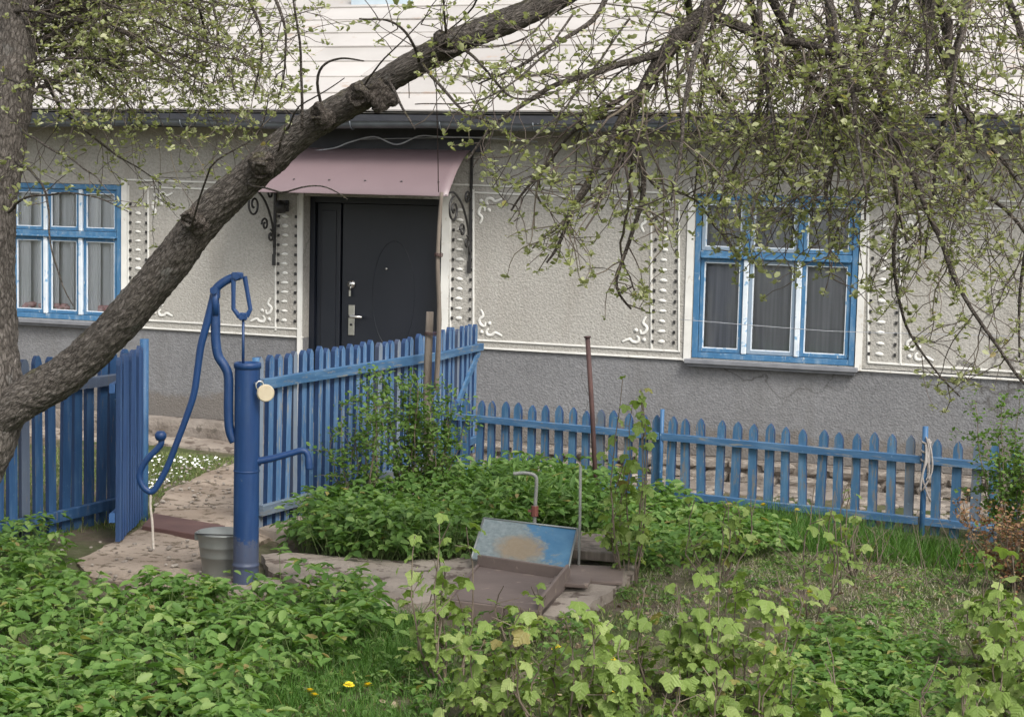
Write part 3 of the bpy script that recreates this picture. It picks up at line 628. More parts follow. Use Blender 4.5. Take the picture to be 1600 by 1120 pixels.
# awning on iron brackets
A0 = wl(431, 300)[0]; A1 = wl(737, 300)[0]; az1 = wl(600, 229)[1]-.005; DP = .58
r = ray(690, 303); 
fz = None
rel = CAMP-HO; tt = (-DP-rel.dot(HM))/r.dot(HM); fz = (CAMP+r*tt).z
aw = MB(); n = 14; prof = []
for i in range(n+1):
    u = i/n; y = -.02-(DP-.02)*u; z = az1+(fz-az1)*(u**1.0)-.06*math.sin(math.pi*u)*(-1.0)*.35; z = az1+(fz-az1)*(.25*u+.75*u*u) ; prof.append((y, z))
prof.append((-DP-.004, fz-.018))
ns_ = 24
def awsheet(th):
    return [(A0-.13+(A1-A0+.15)*i/ns_, y, z+th+.003*mnoise.noise(Vector((i*.6, y*5, 0)))) for i in range(ns_+1) for y, z in prof]
m_ = len(prof); L = (ns_+1)*m_
A0s = A0
aw.add(awsheet(0)+awsheet(-.004), [(i*m_+k, (i+1)*m_+k, (i+1)*m_+k+1, i*m_+k+1) for i in range(ns_) for k in range(m_-1)]+[(L+i*m_+k, L+i*m_+k+1, L+(i+1)*m_+k+1, L+(i+1)*m_+k) for i in range(ns_) for k in range(m_-1)]
       +[(k, k+1, L+k+1, L+k) for k in range(m_-1)]+[(ns_*m_+k+1, ns_*m_+k, L+ns_*m_+k, L+ns_*m_+k+1) for k in range(m_-1)]+[(i*m_+m_-1, (i+1)*m_+m_-1, L+(i+1)*m_+m_-1, L+i*m_+m_-1) for i in range(ns_)], True)
awn = aw.build('awning', M['awning'], house)
for k in range(6):
    for row in (2, 12):
        y, z = prof[row]; x = A0+.1+(A1-A0-.2)*k/5+(.05 if row == 2 else 0); MB().lathe([(.010,0),(.009,.006),(0,.008)], 6, (0,0)).build('screw', M['iron'], awn, (x, y, z+.002))
def bracket(s):
    b = MB(); b.box(s-.012, s+.012, -.022, -.002, fz-.62, az1-.01, .003); b.box(s-.018, s+.018, -.026, -.0225, fz-.66, fz-.56, .003)
    o = b.build('awning_bracket', M['iron'], house)
    MB().tube([(s, y, z-.016) for y, z in prof[:-1]], .009, 6).build('top_bar', M['iron'], o)
    P = smooth([(s, -.025, fz-.50), (s, -.06, fz-.30), (s, -.20, fz-.10), (s, -.40, fz+.01), (s, -DP+.03, fz+.005)]); MB().tube(P, .010, 6).build('brace', M['iron'], o)
    def scroll(cy, cz, r0, a0, turns, sgn=1):
        P = []; N = int(26*turns)
        for i in range(N+1):
            a = a0+sgn*2*math.pi*turns*i/N; rr = r0*(1-.8*i/N); P.append((s, cy+rr*math.cos(a), cz+rr*math.sin(a)))
        MB().tube(P, .0095, 6).build('scroll', M['iron'], o)
    scroll(-.40, fz-.13, .11, math.pi/2, 1.5); scroll(-.20, fz-.30, .06, math.pi, 1.3, -1); scroll(-.09, fz-.40, .055, math.pi/2, 1.3, -1); scroll(-.10, fz-.03, .06, 0, 1.3)
bracket(A0); bracket(A1)
lx, lz = wl(447, 322); lamp = empty('porch_lamp', HO+HS*lx+Vector((0,0,lz)), HA, 'small black porch lamp on the wall under the awning, left of the door', 'lamp')
MB().box(-.03, .03, -.015, .0, -.05, .05, .004).tube([(0,-.015,.02),(0,-.09,.03),(0,-.11,.0)], .008, 6).build('bracket', M['iron'], lamp)
MB().lathe([(.0,.05),(.03,.045),(.055,0),(.045,-.06),(.0,-.065)], 12, (0,-.11)).build('lamp_shade', M['iron'], lamp)
# cables
def world_tube(name, pts, r, mat, label, cat, n=6, k=6, group=None):
    P = smooth(pts, k); o = MB().tube([p-P[0] for p in P], r, n).build(name, mat); o.location = P[0]; tag(o, label, cat, group); return o
def hp(px, py, off): s, z = wl(px, py, off); return HO+HS*s+HM*off+Vector((0,0,z))
world_tube('cable', [hp(470,238,-.14), hp(520,232,-.16), hp(548,222,-.18), hp(585,214,-.2), hp(620,226,-.18), hp(655,213,-.2), hp(690,214,-.2), hp(760,216,-.2), hp(840,222,-.1)], .006, M['cable'], 'loose pale grey cable draped above the burgundy awning', 'cable')
world_tube('cable', [hp(560,218,-.125), hp(660,216,-.125), hp(800,214,-.125)], .004, M['cable'], 'thin straight cable running behind the loose one under the gutter', 'cable')
world_tube('clothes_line', [hp(1062,499,-1.5), hp(1250,514,-1.7), hp(1345,519,-1.8), hp(1700,528,-2.3)], .0022, M['cable'], 'thin taut wire crossing in front of the right window', 'wire')
# ================================================================== FENCES
def picket_mesh(w, h, th, tip, mat, tipkind='round', jag=0):
    k = w/2
    if tipkind == 'round': top = [(k, h-tip), (k*.72, h-tip*.42), (k*.3, h-tip*.06), (-k*.3, h-tip*.06), (-k*.72, h-tip*.42), (-k, h-tip)]
    elif tipkind == 'arch': top = [(k, h-tip), (k*.95, h-tip*.6), (k*.55, h-tip*.25), (0, h), (-k*.55, h-tip*.25), (-k*.95, h-tip*.6), (-k, h-tip)]
    else: top = [(k, h-tip), (0, h), (-k, h-tip)]
    poly = [(-k, 0), (k, 0), (k*1.0+.001, h*.33), (k*.98, h*.66)]+top+[(-k*1.02, h*.66), (-k, h*.33)]
    me = MB().prism(poly, -th/2, th/2).mesh('picket', mat); me.materials.append(M['edge_shade'])
    for i, p in enumerate(me.polygons): p.material_index = 1 if i > 1 else 0  # broad faces keep their paint, narrow sides get the painted-in shade
    return me
def fence(name, label, cat, A, B, ztop, zbot, spacing, w, tip, mat, railmat, rails, kind='round', th=.026, group=None, skip=(), seed=1, railth=.034, railh=.05, posts=(), postmat=None, offset=0.0, dzend=0.0):
    rr = random.Random(seed); A = Vector((*A, 0)); B = Vector((*B, 0)); L = (B-A).length; d = (B-A)/L; az = math.atan2(d.y, d.x)
    root = empty(name, A, az, label, cat, group)
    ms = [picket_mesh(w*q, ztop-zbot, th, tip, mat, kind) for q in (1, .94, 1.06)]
    n = int((L-offset)/spacing)+1
    for i in range(n):
        if i in skip: continue
        x = offset+i*spacing+rr.uniform(-.006,.006)
        o = mesh_ob('picket', rr.choice(ms), None, root, (x, 0, zbot+dzend*x/L+rr.uniform(-.012,.008))); o.rotation_euler = (rr.uniform(-.006,.006), rr.gauss(0,.012), rr.uniform(-.03,.03)); o.scale.z = 1+rr.uniform(-.012,.006)
    for z in rails:
        b = MB(); ns = max(2, int(L/.4)); q = []
        for i in range(ns+1):
            x = -.03+(L+.06)*i/ns; zz = z+dzend*x/L+.006*mnoise.noise(Vector((x*2, z*5, seed))); yy = -th/2-.002
            h2 = railh/2; q += [(x, yy, zz-h2), (x, yy-railth, zz-h2), (x, yy-railth, zz+h2-.004), (x, yy-railth+.004, zz+h2), (x, yy, zz+h2)]
        b.add(q, [(i*5+k, i*5+(k+1)%5, (i+1)*5+(k+1)%5, (i+1)*5+k) for i in range(ns) for k in range(5)]+[(4,3,2,1,0), tuple(ns*5+k for k in range(5))])
        b.build('rail', railmat, root)
    for x, h, r, y in posts:
        MB().tube([(x, y, -.3), (x, y, h)], r, 10).build('post', postmat or railmat, root)
    return root, L
cenA, cenB = Vector((-1.555, 10.62)), Vector((-.66, 12.55))
cd = (cenB-cenA).normalized()
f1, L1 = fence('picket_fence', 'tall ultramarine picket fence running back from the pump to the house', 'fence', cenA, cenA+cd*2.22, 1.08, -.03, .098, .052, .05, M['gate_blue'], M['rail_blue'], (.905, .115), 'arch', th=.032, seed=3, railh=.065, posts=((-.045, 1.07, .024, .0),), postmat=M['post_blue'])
pe = cenA+cd*2.3; d2 = Vector((-.31, 13.55))-pe; d2n = d2.normalized()
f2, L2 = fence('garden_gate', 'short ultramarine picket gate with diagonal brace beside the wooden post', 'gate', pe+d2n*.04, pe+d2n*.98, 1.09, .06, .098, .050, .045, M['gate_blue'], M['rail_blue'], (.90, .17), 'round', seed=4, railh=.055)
brc = MB(); brc.add([(.02,-.018,.20),(.09,-.018,.20),(.92,-.018,.84),(.92,-.018,.90),(.02,-.04,.20),(.09,-.04,.20),(.92,-.04,.84),(.92,-.04,.90)], [(3,2,1,0),(4,5,6,7),(0,1,5,4),(1,2,6,5),(2,3,7,6),(3,0,4,7)])
brc.build('diagonal_brace', M['rail_blue'], f2)
lA = Vector((-3.02, 9.72)); lB = Vector((-2.42, 10.92))
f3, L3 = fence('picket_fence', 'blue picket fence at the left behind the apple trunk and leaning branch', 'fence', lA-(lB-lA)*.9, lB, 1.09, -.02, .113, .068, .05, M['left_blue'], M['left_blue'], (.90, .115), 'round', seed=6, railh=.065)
gA = Vector((-2.315, 10.74)); gB = Vector((-2.285, 9.99))
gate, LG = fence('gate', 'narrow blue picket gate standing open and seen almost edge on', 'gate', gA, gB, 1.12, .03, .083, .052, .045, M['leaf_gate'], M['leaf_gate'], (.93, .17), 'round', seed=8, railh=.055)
MB().tube([(-.05, .01, -.3), (-.05, .01, 1.15)], .028, 10).build('gate_post', M['post_blue'], gate)
for z in (.3, .9): MB().box(-.05, .02, -.06, -.052, z, z+.03, .002).build('hinge', M['iron'], gate)
MB().add([(.04,-.012,.2),(.10,-.012,.2),(LG-.02,-.012,.86),(LG-.08,-.012,.86),(.04,-.03,.2),(.10,-.03,.2),(LG-.02,-.03,.86),(LG-.08,-.03,.86)], [(3,2,1,0),(4,5,6,7),(0,1,5,4),(1,2,6,5),(2,3,7,6),(3,0,4,7)]).build('diagonal_brace', M['gate_blue'], gate)
# low fence: three bays
def lowpt(px, ytip, z=.57):
    P = on_ground(px, ytip, z); return Vector((P.x, P.y))
q0, q1, q2, q3 = lowpt(690, 620), lowpt(1034, 651), lowpt(1440, 685), lowpt(1760, 712)
lf = []
for i, (a, c, off, lab) in enumerate(((q0, q1-(q1-q0).normalized()*.03, .0, 'bay of low blue picket fence behind the leafy shrub and the rusty rod'),
                                      (q1+(q1-q0).normalized()*.05, q2-(q2-q1).normalized()*.02, .03, 'bay of low blue picket fence under the right window'),
                                      (q2+(q2-q1).normalized()*.08, q3, .03, 'bay of low blue picket fence past the pipe post, behind brown shrub'))):
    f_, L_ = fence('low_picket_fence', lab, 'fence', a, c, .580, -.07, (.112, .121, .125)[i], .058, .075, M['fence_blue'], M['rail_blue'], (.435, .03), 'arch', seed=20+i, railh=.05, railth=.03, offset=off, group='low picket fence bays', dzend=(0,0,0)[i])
    lf.append(f_)
def lone_post(name, p, h, r, mat, label, cat, lean=(0,0)):
    z = gz(p.x, p.y); o = MB().tube([(0,0,-.25), (lean[0]*.5, lean[1]*.5, h*.5), (lean[0], lean[1], h)], r, 10).build(name, mat); o.location = (p.x, p.y, z); tag(o, label, cat); return o
lone_post('fence_post', q1+Vector((.0,-.035)), .66, .015, M['post_blue'], 'slim blue pipe post between two bays of the low fence, near the leafy cane', 'post')
pp = q2+Vector((.02,-.05)); lone_post('fence_post', pp, .72, .019, M['post_blue'], 'blue pipe post with white rag tied round it in the low fence', 'post', (-.01, 0))
rg = MB(); rr = random.Random(4)
for i in range(5):
    a = rr.uniform(-.016,.016); z0 = rr.uniform(.60,.66)
    rg.tube(smooth([(a,-.028,z0),(a+rr.uniform(-.02,.03),-.045,z0-.1),(a+rr.uniform(-.03,.04),-.035,z0-.22),(a+rr.uniform(-.03,.04),-.04,z0-rr.uniform(.25,.4))],4), [.004+.005*rr.random()]*13, 5)
for k in range(3): rg.tube([(.028*math.cos(t), .028*math.sin(t), .62-.06*k+.01*math.sin(t)) for t in np.linspace(0, 6.3, 14)], .008, 5)
o = rg.build('rag', M['rag']); o.location = (pp.x, pp.y, gz(pp.x, pp.y)); tag(o, 'frayed whitish rag tied round the blue pipe post', 'rag')
# weathered wooden posts by the gate
wp = at(667, 745, 12.2); wpz = gz(wp.x, wp.y)
top = at(667, 487, 12.2).z-wpz
b = MB(); P = smooth([(0,0,-.3),(.01,0,.3),(-.01,0,.75),(.0,0,top)],4); b.tube(P, [.036-.010*i/len(P)+.006*mnoise.noise(Vector((0,0,i*.9))) for i in range(len(P))], 9)
o = b.build('wooden_post', M['grey_wood']); o.location = (wp.x, wp.y, wpz); tag(o, 'weathered grey wooden post standing against the tall blue fence', 'post')
sp = at(678, 560, 12.1); z0 = at(678, 610, 12.1).z; z1 = at(680, 300, 12.1).z; z2 = z1
b = MB(); P = smooth([(0,0,z0),(.012,0,z0+.5),(-.006,0,z0+.95),(.012,0,z1)],5); b.tube(P, [.019-.007*i/len(P)+.003*mnoise.noise(Vector((3,0,i*.9))) for i in range(len(P))], 8)
o = b.build('wooden_stake', M['grey_wood']); o.location = (sp.x+.02, sp.y, 0); tag(o, 'long thin stripped branch used as stake beside the door', 'stake')
for zz, ctr, nm in ((at(667,523,12.2).z, (wp.x+.02, wp.y), 'wire binding round the wooden post and the stake'), (at(680,400,12.1).z, (sp.x+.02, sp.y), 'wire binding half way up the thin stake')):
    b = MB()
    for k in range(3): b.tube([(.055*math.cos(t)*(1 if 'post' in nm else .5), .045*math.sin(t)*(1 if 'post' in nm else .6), .008*k+.004*math.sin(2*t)) for t in np.linspace(0, 6.3, 16)], .003, 5)
    o = b.build('wire_tie', M['rust']); o.location = (ctr[0], ctr[1], zz); tag(o, nm, 'wire')
world_tube('hanging_wire', [at(685,300,12.0), at(684,230,11.4), at(682,150,10.4), at(680,75,9.3)], .0035, M['rust'], 'thin brown wire rising from the stake up to the leaning branch', 'wire')
# iron rods
def rod(px0, py0, px1, py1, d, r, mat, name, label, cat='rod', top=None):
    a = at(px0, py0, d); c = at(px1, py1, d); v = (a-c); b = MB().tube([Vector((0,0,0))-v.normalized()*.2, v*.5+Vector((.004,0,0)), v], r, 8)
    if top: b.tube([v, v+v.normalized()*.012], r*1.4, 8)
    o = b.build(name, mat); o.location = c; tag(o, label, cat); return o
rod(918, 528, 931, 765, 11.4, .016, M['rust'], 'iron_rod', 'tall dark red rusty rod standing in front of the low fence', top=1)
rod(907, 728, 903, 905, 9.42, .008, M['pipe'], 'thin_rod', 'thin grey rod standing beside the worn blue hatch lid')
# concrete kerbs under the tall fences
def kerb(A, d, L, off, label, zt=.055, w=.13, kindname='kerb'):
    b = MB(); n = int(L/.15); vs = []; nrm = Vector((d.y, -d.x))
    for i in range(n+1):
        p = A+d*(L*i/n); g = gz(p.x, p.y); j = .012*mnoise.noise(Vector((i*.8, 1, off)))
        for o_, z in ((off-w/2, g-.15), (off-w/2, zt+j), (off-w/2+.012, zt+.012+j), (off+w/2-.018, zt+.008-j), (off+w/2+j, zt-.015), (off+w/2+.01, g-.15)):
            q = p+nrm*o_; vs.append((q.x, q.y, z))
    b.add(vs, [(i*6+k, (i+1)*6+k, (i+1)*6+k+1, i*6+k+1) for i in range(n) for k in range(5)]+[(0,1,2,3,4,5), tuple(n*6+5-k for k in range(6))])
    o = b.build('kerb', M['concrete']); tag(o, kind='structure'); return o
kerb(cenA-cd*.05, cd, 2.4, .12, '', zt=-.005, w=.22)
ld = (lB-lA).normalized(); kerb(lA-ld*1.0, ld, 2.38, .03, '', zt=-.03+.01)
# threshold beam and plank across the gateway
def plank(name, mat, pts, th, label, cat, z=None, lift=.0):
    P = [on_ground(*p) for p in pts]; c = sum((Vector((p.x, p.y, 0)) for p in P), Vector())/len(P); n = len(P)
    g = gz(c.x, c.y) if z is None else z
    vs = [(p.x-c.x, p.y-c.y, 0) for p in P]+[(p.x-c.x, p.y-c.y, th) for p in P]
    o = MB().add(vs, [tuple(range(n))[::-1], tuple(range(n, 2*n))]+[(i, (i+1)%n, (i+1)%n+n, i+n) for i in range(n)]).build(name, mat)
    o.location = (c.x, c.y, g+lift)
    bv = o.modifiers.new('edge', 'BEVEL'); bv.width = .004; bv.segments = 1
    return tag(o, label, cat)
plank('threshold_beam', M['maroon'], [(222,832),(330,850),(352,832),(240,812)], .05, 'maroon beam lying across the gateway as a threshold', 'beam', lift=.0)
# ================================================================== PUMP
PD = 9.0
def pz(px, py, dy=0): p = at(px, py, PD+dy); return Vector((p.x, p.y, p.z))
pb = on_ground(384, 926, .0); PX, PY = at(384, 900, PD).x, PD
pump = empty('water_pump', (PX, PY, 0), 0, 'blue hand water pump with long curved lever beside the zinc bucket', 'pump')
def loc(v): return Vector((v.x-PX, v.y-PY, v.z))
ztop = at(382, 566, PD).z
MB().lathe([(.0,-.25),(.068,-.25),(.068,-.2),(.068,.10),(.068,.115),(.0705,.118),(.0705,.128),(.067,.131),(.067,.145),(.066,ztop-.07),(.066,ztop-.06),(.066,ztop-.03)], 32).build('column', M['pump'], pump)
MB().lathe([(.066,ztop-.032),(.071,ztop-.03),(.072,ztop-.004),(.068,ztop),(.060,ztop),(.058,ztop-.012),(.012,ztop-.014),(0,ztop-.014)], 32).build('column_cap', M['pump'], pump)
MB().lathe([(.068,.62),(.0695,.622),(.0695,.628),(.068,.63)], 32).build('weld_seam', M['pump'], pump)
P = smooth([loc(pz(*p)) for p in ((366,690),(359,672),(357,640),(357,590),(351,572),(341,556),(337,530),(337,500),(336,475))], 5)
MB().tube(P, [.025]*(len(P)-6)+[.024]*6, 12).build('bracket_arm', M['pump'], pump)
for s in (-1, 1):
    P = [loc(pz(*p))+Vector((0,s*.022,0)) for p in ((338,492),(337,472),(336,452))]
    MB().tube(P, [.016,.015,.020], 8, flat=(1,.45,1)).build('fork_cheek', M['pump'], pump)
def bolt(px, py, r, hw, parent): 
    c = loc(pz(px, py)); MB().tube([c+Vector((0,-hw,0)), c+Vector((0,hw,0))], r, 8, smooth=False).tube([c+Vector((0,-hw-.008,0)), c+Vector((0,-hw+.003,0))], r*1.55, 6, smooth=False).build('bolt', M['pump'], parent)
lev = smooth([loc(pz(*p)) for p in ((374,431),(358,436),(345,444),(337,453),(331,475),(322,510),(314,540),(309,575),(303,615),(290,655),(276,692),(262,728),(248,755),(237,768),(225,762),(218,748),(220,733),(231,716),(245,702),(252,692),(251,682))], 4)
m = len(lev); rad = []
for i, p in enumerate(lev):
    u = i/(m-1); rad.append(.022 if u < .16 else (.022-.005*(u-.16)/.3 if u < .46 else .0168))
lever = MB().tube(lev, rad, 12, flat=(1,.85,1)).build('lever', M['pump'], pump)
kn = loc(pz(251, 681)); kb = MB(); kb.lathe([(0,-.028),(.022,-.022),(.031,-.006),(.031,.010),(.020,.025),(0,.026)], 14, (kn.x, kn.y)); kb.v = [(x, y, z+kn.z) for x, y, z in kb.v]; kb.build('knob', M['pump'], lever)
bolt(336, 453, .014, .036, pump); bolt(371, 431, .013, .032, pump); bolt(379, 494, .012, .03, pump)
for s, a, c, e in ((-1, (366,433), (366,482), (376,495)), (1, (381,432), (390,484), (384,495))):
    P = [loc(pz(*q))+Vector((0, s*.026, 0)) for q in (a, ((a[0]+c[0])/2, (a[1]+c[1])/2), c, e)]
    MB().tube(P, [.013,.0115,.0115,.013], 8, flat=(1,.6,1), smooth=False).build('link', M['pump'], pump)
c = loc(pz(380, 494)); MB().box(c.x-.02, c.x+.02, c.y-.014, c.y+.014, c.z-.022, c.z+.018, .005).build('clevis', M['pump'], pump)
MB().tube([loc(pz(380, 500)), loc(pz(380, 572))], .0075, 8).build('pump_rod', M['pump'], pump)
P = smooth([loc(pz(*p, -.01)) for p in ((394,722),(425,716),(455,708),(470,704),(478,706),(482,716),(483,733))], 5)
MB().tube(P, [.019]*6+[.0175]*(len(P)-11)+[.020]*5, 12).build('spout', M['pump'], pump)
c0_ = loc(pz(404, 720)); MB().tube([c0_+Vector((-.02,0,-.003)), c0_+Vector((.008,0,.001))], .027, 10).build('spout_collar', M['pump'], pump)
c = loc(pz(371, 431)); MB().box(c.x-.030, c.x+.030, c.y-.02, c.y+.02, c.z-.016, c.z+.018, .006).build('lever_head', M['pump'], lever)
c = loc(pz(337, 458)); MB().box(c.x-.022, c.x+.022, c.y-.024, c.y+.024, c.z-.03, c.z+.02, .007).build('pivot_block', M['pump'], pump)
# concrete footing
o = MB().add(*(lambda r: ([(r[k][0], r[k][1], z) for z in (-.12, .035) for k in range(len(r))], [tuple(range(len(r)))[::-1], tuple(range(len(r), 2*len(r)))]+[(i, (i+1)%len(r), (i+1)%len(r)+len(r), i+len(r)) for i in range(len(r))]))([(-.14+.02*math.sin(3),-.15),(.17,-.16),(.20,-.05),(.18,.10),(.02,.16),(-.15,.12)])).build('concrete_footing', M['concrete'])
o.location = (PX, PY, gz(PX, PY)); tag(o, 'small rough concrete footing at the foot of the blue pump', 'footing')
# bucket
bk = at(347, 920, 9.22); bz = .0
bucket = empty('bucket', (bk.x, bk.y, bz), 0, 'grey zinc bucket standing behind the blue pump column', 'bucket')
MB().lathe([(.0,.008),(.095,.008),(.097,0),(.101,.0),(.103,.02),(.116,.12),(.119,.122),(.119,.13),(.1205,.14),(.124,.175),(.127,.177),(.127,.185),(.133,.242),(.138,.247),(.137,.254),(.131,.253),(.120,.17),(.10,.03),(0,.03)], 36).build('bucket_body', M['galv'], bucket)
for s in (-1, 1): MB().box(s*.137-.012, s*.137+.012, -.018, .018, .205, .25, .004).build('handle_ear', M['galv'], bucket)
P = [(.142*math.cos(a), -.142*math.sin(a)*.97, .238+.025*math.sin(a)) for a in np.linspace(0, math.pi, 20)]
MB().tube(P, .0035, 6).build('bail_handle', M['iron'], bucket)
wm, wt, wb = new_mat('bucket_water'); wb.inputs['Base Color'].default_value = (.05,.05,.045,1); wb.inputs['Roughness'].default_value = .05
MB().add([(.124*math.cos(2*math.pi*k/24), .124*math.sin(2*math.pi*k/24), .19) for k in range(24)], [tuple(range(24))]).build('water', wm, bucket)
# round padlock on ring
c = at(415, 614, 8.93)
pad = empty('padlock', c, 0, 'round cream padlock hanging by a ring beside the pump column', 'padlock')
pad.rotation_euler = (0, 0, .35)
MB().tube([(0,.010,0),(0,.004,0),(0,-.004,0),(0,-.012,0)], [.040,.046,.046,.041], 28, smooth=False).build('disc', M['cream'], pad)
P = [(-.030+.020*math.cos(a), .006, .038+.024*math.sin(a)) for a in np.linspace(-.4, 4.4, 16)]; MB().tube(P, .0045, 6).build('shackle', M['chrome'], pad)
MB().tube([(-.055,.03,.05),(-.04,.012,.052)], .004, 6).build('hook', M['chrome'], pad)
# rope hanging from the lever bend
world_tube('rope', [at(236,768,PD), at(235,790,PD), at(238,815,PD), at(239,840,PD), at(240,858,PD)], .007, M['rope'], 'short pale rope hanging from the bend of the pump lever', 'rope', 7)
# ================================================================== WELL HATCH
def face4(name, mat, pts, th, parent, nrm=None):
    """a thin plate through four world points"""
    P = [Vector(p) for p in pts]; o0 = P[0]; n = (P[1]-P[0]).cross(P[3]-P[0]).normalized()
    X = (P[1]-P[0]).normalized(); Y = n.cross(X)
    q = [(((p-o0).dot(X)), ((p-o0).dot(Y))) for p in P]
    cx = sum(a for a, _ in q)/4; cy = sum(a for _, a in q)/4
    vs = [(a-cx, b_-cy, z) for z in (-th, 0) for a, b_ in q]
    o = MB().add(vs, [(3,2,1,0),(4,5,6,7)]+[(i,(i+1)%4,(i+1)%4+4,i+4) for i in range(4)]).build(name, mat)
    R = Matrix((X, Y, n)).transposed().to_4x4(); C = o0+X*cx+Y*cy; R.translation = C
    if parent: o.parent = parent; o.matrix_basis = Matrix.Translation(-parent.location) @ R
    else: o.matrix_world = R
    bv = o.modifiers.new('edge', 'BEVEL'); bv.width = min(.004, th*.4); bv.segments = 1
    return o
hz_ = .095
hat = empty('well_hatch', on_ground(800, 915, hz_), 0, 'well hatch with low brown wooden box under a raised worn blue lid', 'hatch')
T = [on_ground(x, y, hz_) for x, y in ((700,936),(846,954),(889,906),(745,884))]
face4('box_top', M['brown_board'], T, .03, hat)
up = Vector((0,0,.085))
face4('side_board', M['brown_board'], [T[1]-Vector((0,0,.03)), T[2]-Vector((0,0,.03)), T[2]+up, T[1]+up*.75], .018, hat)
face4('front_board', M['brown_board'], [T[0]+Vector((0,-.004,-.10)), T[1]+Vector((-.004,-.004,-.10)), T[1]+Vector((-.004,-.004,.0)), T[0]+Vector((0,-.004,.0))], .02, hat)
face4('side_board', M['brown_board'], [T[3]+Vector((-.004,0,-.1)), T[0]+Vector((-.004,0,-.1)), T[0]+Vector((-.004,0,.012)), T[3]+Vector((-.004,0,.012))], .018, hat)
lb0, lb1 = at(736, 873, 9.32), at(887, 893, 9.22); lt1, lt0 = at(902, 826, 9.62), at(756, 809, 9.72)
lid = face4('blue_lid', M['lid'], [lb0, lb1, lt1, lt0], .012, hat)
for e0, e1 in ((lb0, lb1), (lb1, lt1), (lt1, lt0), (lt0, lb0)):
    MB().tube([e0-hat.location, e1-hat.location], .006, 6).build('rolled_edge', M['galv'], hat)
# shaded well mouth frame under the lid
F_ = [p+Vector((0,0,.0)) for p in (T[3], T[2])]
face4('back_board', M['brown_board'], [T[3]-Vector((0,-.01,.1)), T[2]-Vector((0,-.01,.1)), T[2]+Vector((0,.01,.06)), T[3]+Vector((0,.01,.06))], .02, hat)
for p in (lt0*.85+lt1*.15, lt0*.15+lt1*.85): MB().tube([p-hat.location-Vector((0,-.01,.01)), Vector((p.x, p.y+.03, 0))-hat.location], .012, 6).build('prop', M['grey_wood'], hat)
plank('plank', M['grey_wood'], [(886,895),(968,903),(972,874),(898,864)], .05, 'weathered plank lying behind the thin rod, right of the blue lid', 'plank', z=.085)
plank('plank', M['brown_board'], [(868,928),(972,932),(974,908),(884,904)], .02, 'flat brown board lying on the slab in front of the thin rod', 'plank', z=.06)
plank('plank', M['brown_board'], [(858,940),(918,944),(924,930),(868,926)], .022, 'small brown offcut lying beside the hatch box', 'plank', z=.083)
# tap pipe behind the lid
tp = at(834, 862, 9.95); tp.z = .03
tap = empty('tap_pipe', tp, 0, 'grey standpipe with bent top and red joint behind the blue lid', 'pipe')
zt_ = at(838, 742, 9.95).z-tp.z; xl = at(802, 735, 9.95).x-tp.x
P = smooth([(0,0,-.2),(.0,0,.2),(.006,0,zt_-.05),(-.004,0,zt_-.005),(-.04,0,zt_+.008),(xl*.6,0,zt_+.01),(xl,.0,zt_+.004)],5)
MB().tube(P, .011, 10).build('pipe', M['pipe'], tap)
zr = at(835, 798, 9.95).z-tp.z; M['red'] = basic('red_joint', (.13,.04,.03), (.19,.06,.045), 20, .6)
MB().tube([(0,0,zr-.03),(0,0,zr+.03)], .021, 8, smooth=False).box(-.04,.0,-.008,.008,zr-.006,zr+.006).build('red_joint', M['red'], tap)
# ================================================================== APPLE TREE
def limb_mesh(name, pts, radii, n, parent, mat, amp=.10, fine=.03, k=10, seed=0):
    P = smooth(pts, k); m = len(P); rs = np.interp(np.linspace(0, len(pts)-1, m), range(len(pts)), radii)
    T = [(P[min(i+1,m-1)]-P[max(i-1,0)]).normalized() for i in range(m)]; up = Vector((0,1,0)); N = (up-T[0]*up.dot(T[0])).normalized(); vs = []; uvs = []; S = [0]
    for i in range(1, m): S.append(S[-1]+(P[i]-P[i-1]).length)
    for i in range(m):
        N = (N-T[i]*N.dot(T[i])).normalized(); B = T[i].cross(N)
        for j in range(n):
            a = 2*math.pi*j/n; o = N*math.cos(a)+B*math.sin(a); q = P[i]+o*rs[i]; sd = Vector((seed*7.7,0,0))
            g_ = Vector((math.cos(a)*rs[i]+seed*3, math.sin(a)*rs[i], S[i]*.38)); f = .97+amp*mnoise.noise(q*4+sd)+amp*.5*mnoise.noise(q*10+sd)+fine*2.0*abs(mnoise.noise(g_*38))+fine*1.7*mnoise.noise(g_*75)+fine*1.0*mnoise.noise(g_*150)
            kn = mnoise.noise(q*3.1+sd*2); f += max(0, kn-.35)*.6
            vs.append(P[i]+o*rs[i]*f); uvs.append((a*.12+seed, S[i]))
    b = MB().add(vs, [(i*n+j, i*n+(j+1)%n, (i+1)*n+(j+1)%n, (i+1)*n+j) for i in range(m-1) for j in range(n)]+[tuple(range(n-1,-1,-1)), tuple((m-1)*n+j for j in range(n))], True)
    o = b.build(name, mat); o.location = -parent.location; o.parent = parent
    ul = o.data.uv_layers.new(name='grain'); vi = np.empty(len(o.data.loops), dtype=np.int32); o.data.loops.foreach_get('vertex_index', vi); ul.data.foreach_set('uv', np.array(uvs, dtype=np.float32)[vi].ravel()); return o
TD = 8.0
troot = Vector((at(-98, 900, TD).x, TD, 0)); troot.z = gz(troot.x, troot.y)
tree = empty('apple_tree', troot, 0, 'old apple tree with thick leaning branch and drooping twigs in fresh leaf', 'tree')
trunk_pts = [at(-120, 1080, 8.0), at(-104, 940, 8.0), at(-78, 820, 8.0), at(-38, 730, 8.0), at(-6, 640, 8.0), at(-6, 540, 8.05), at(-10, 420, 8.1), at(-5, 300, 8.15), at(14, 170, 8.2), at(24, 40, 8.3), at(20, -120, 8.5)]
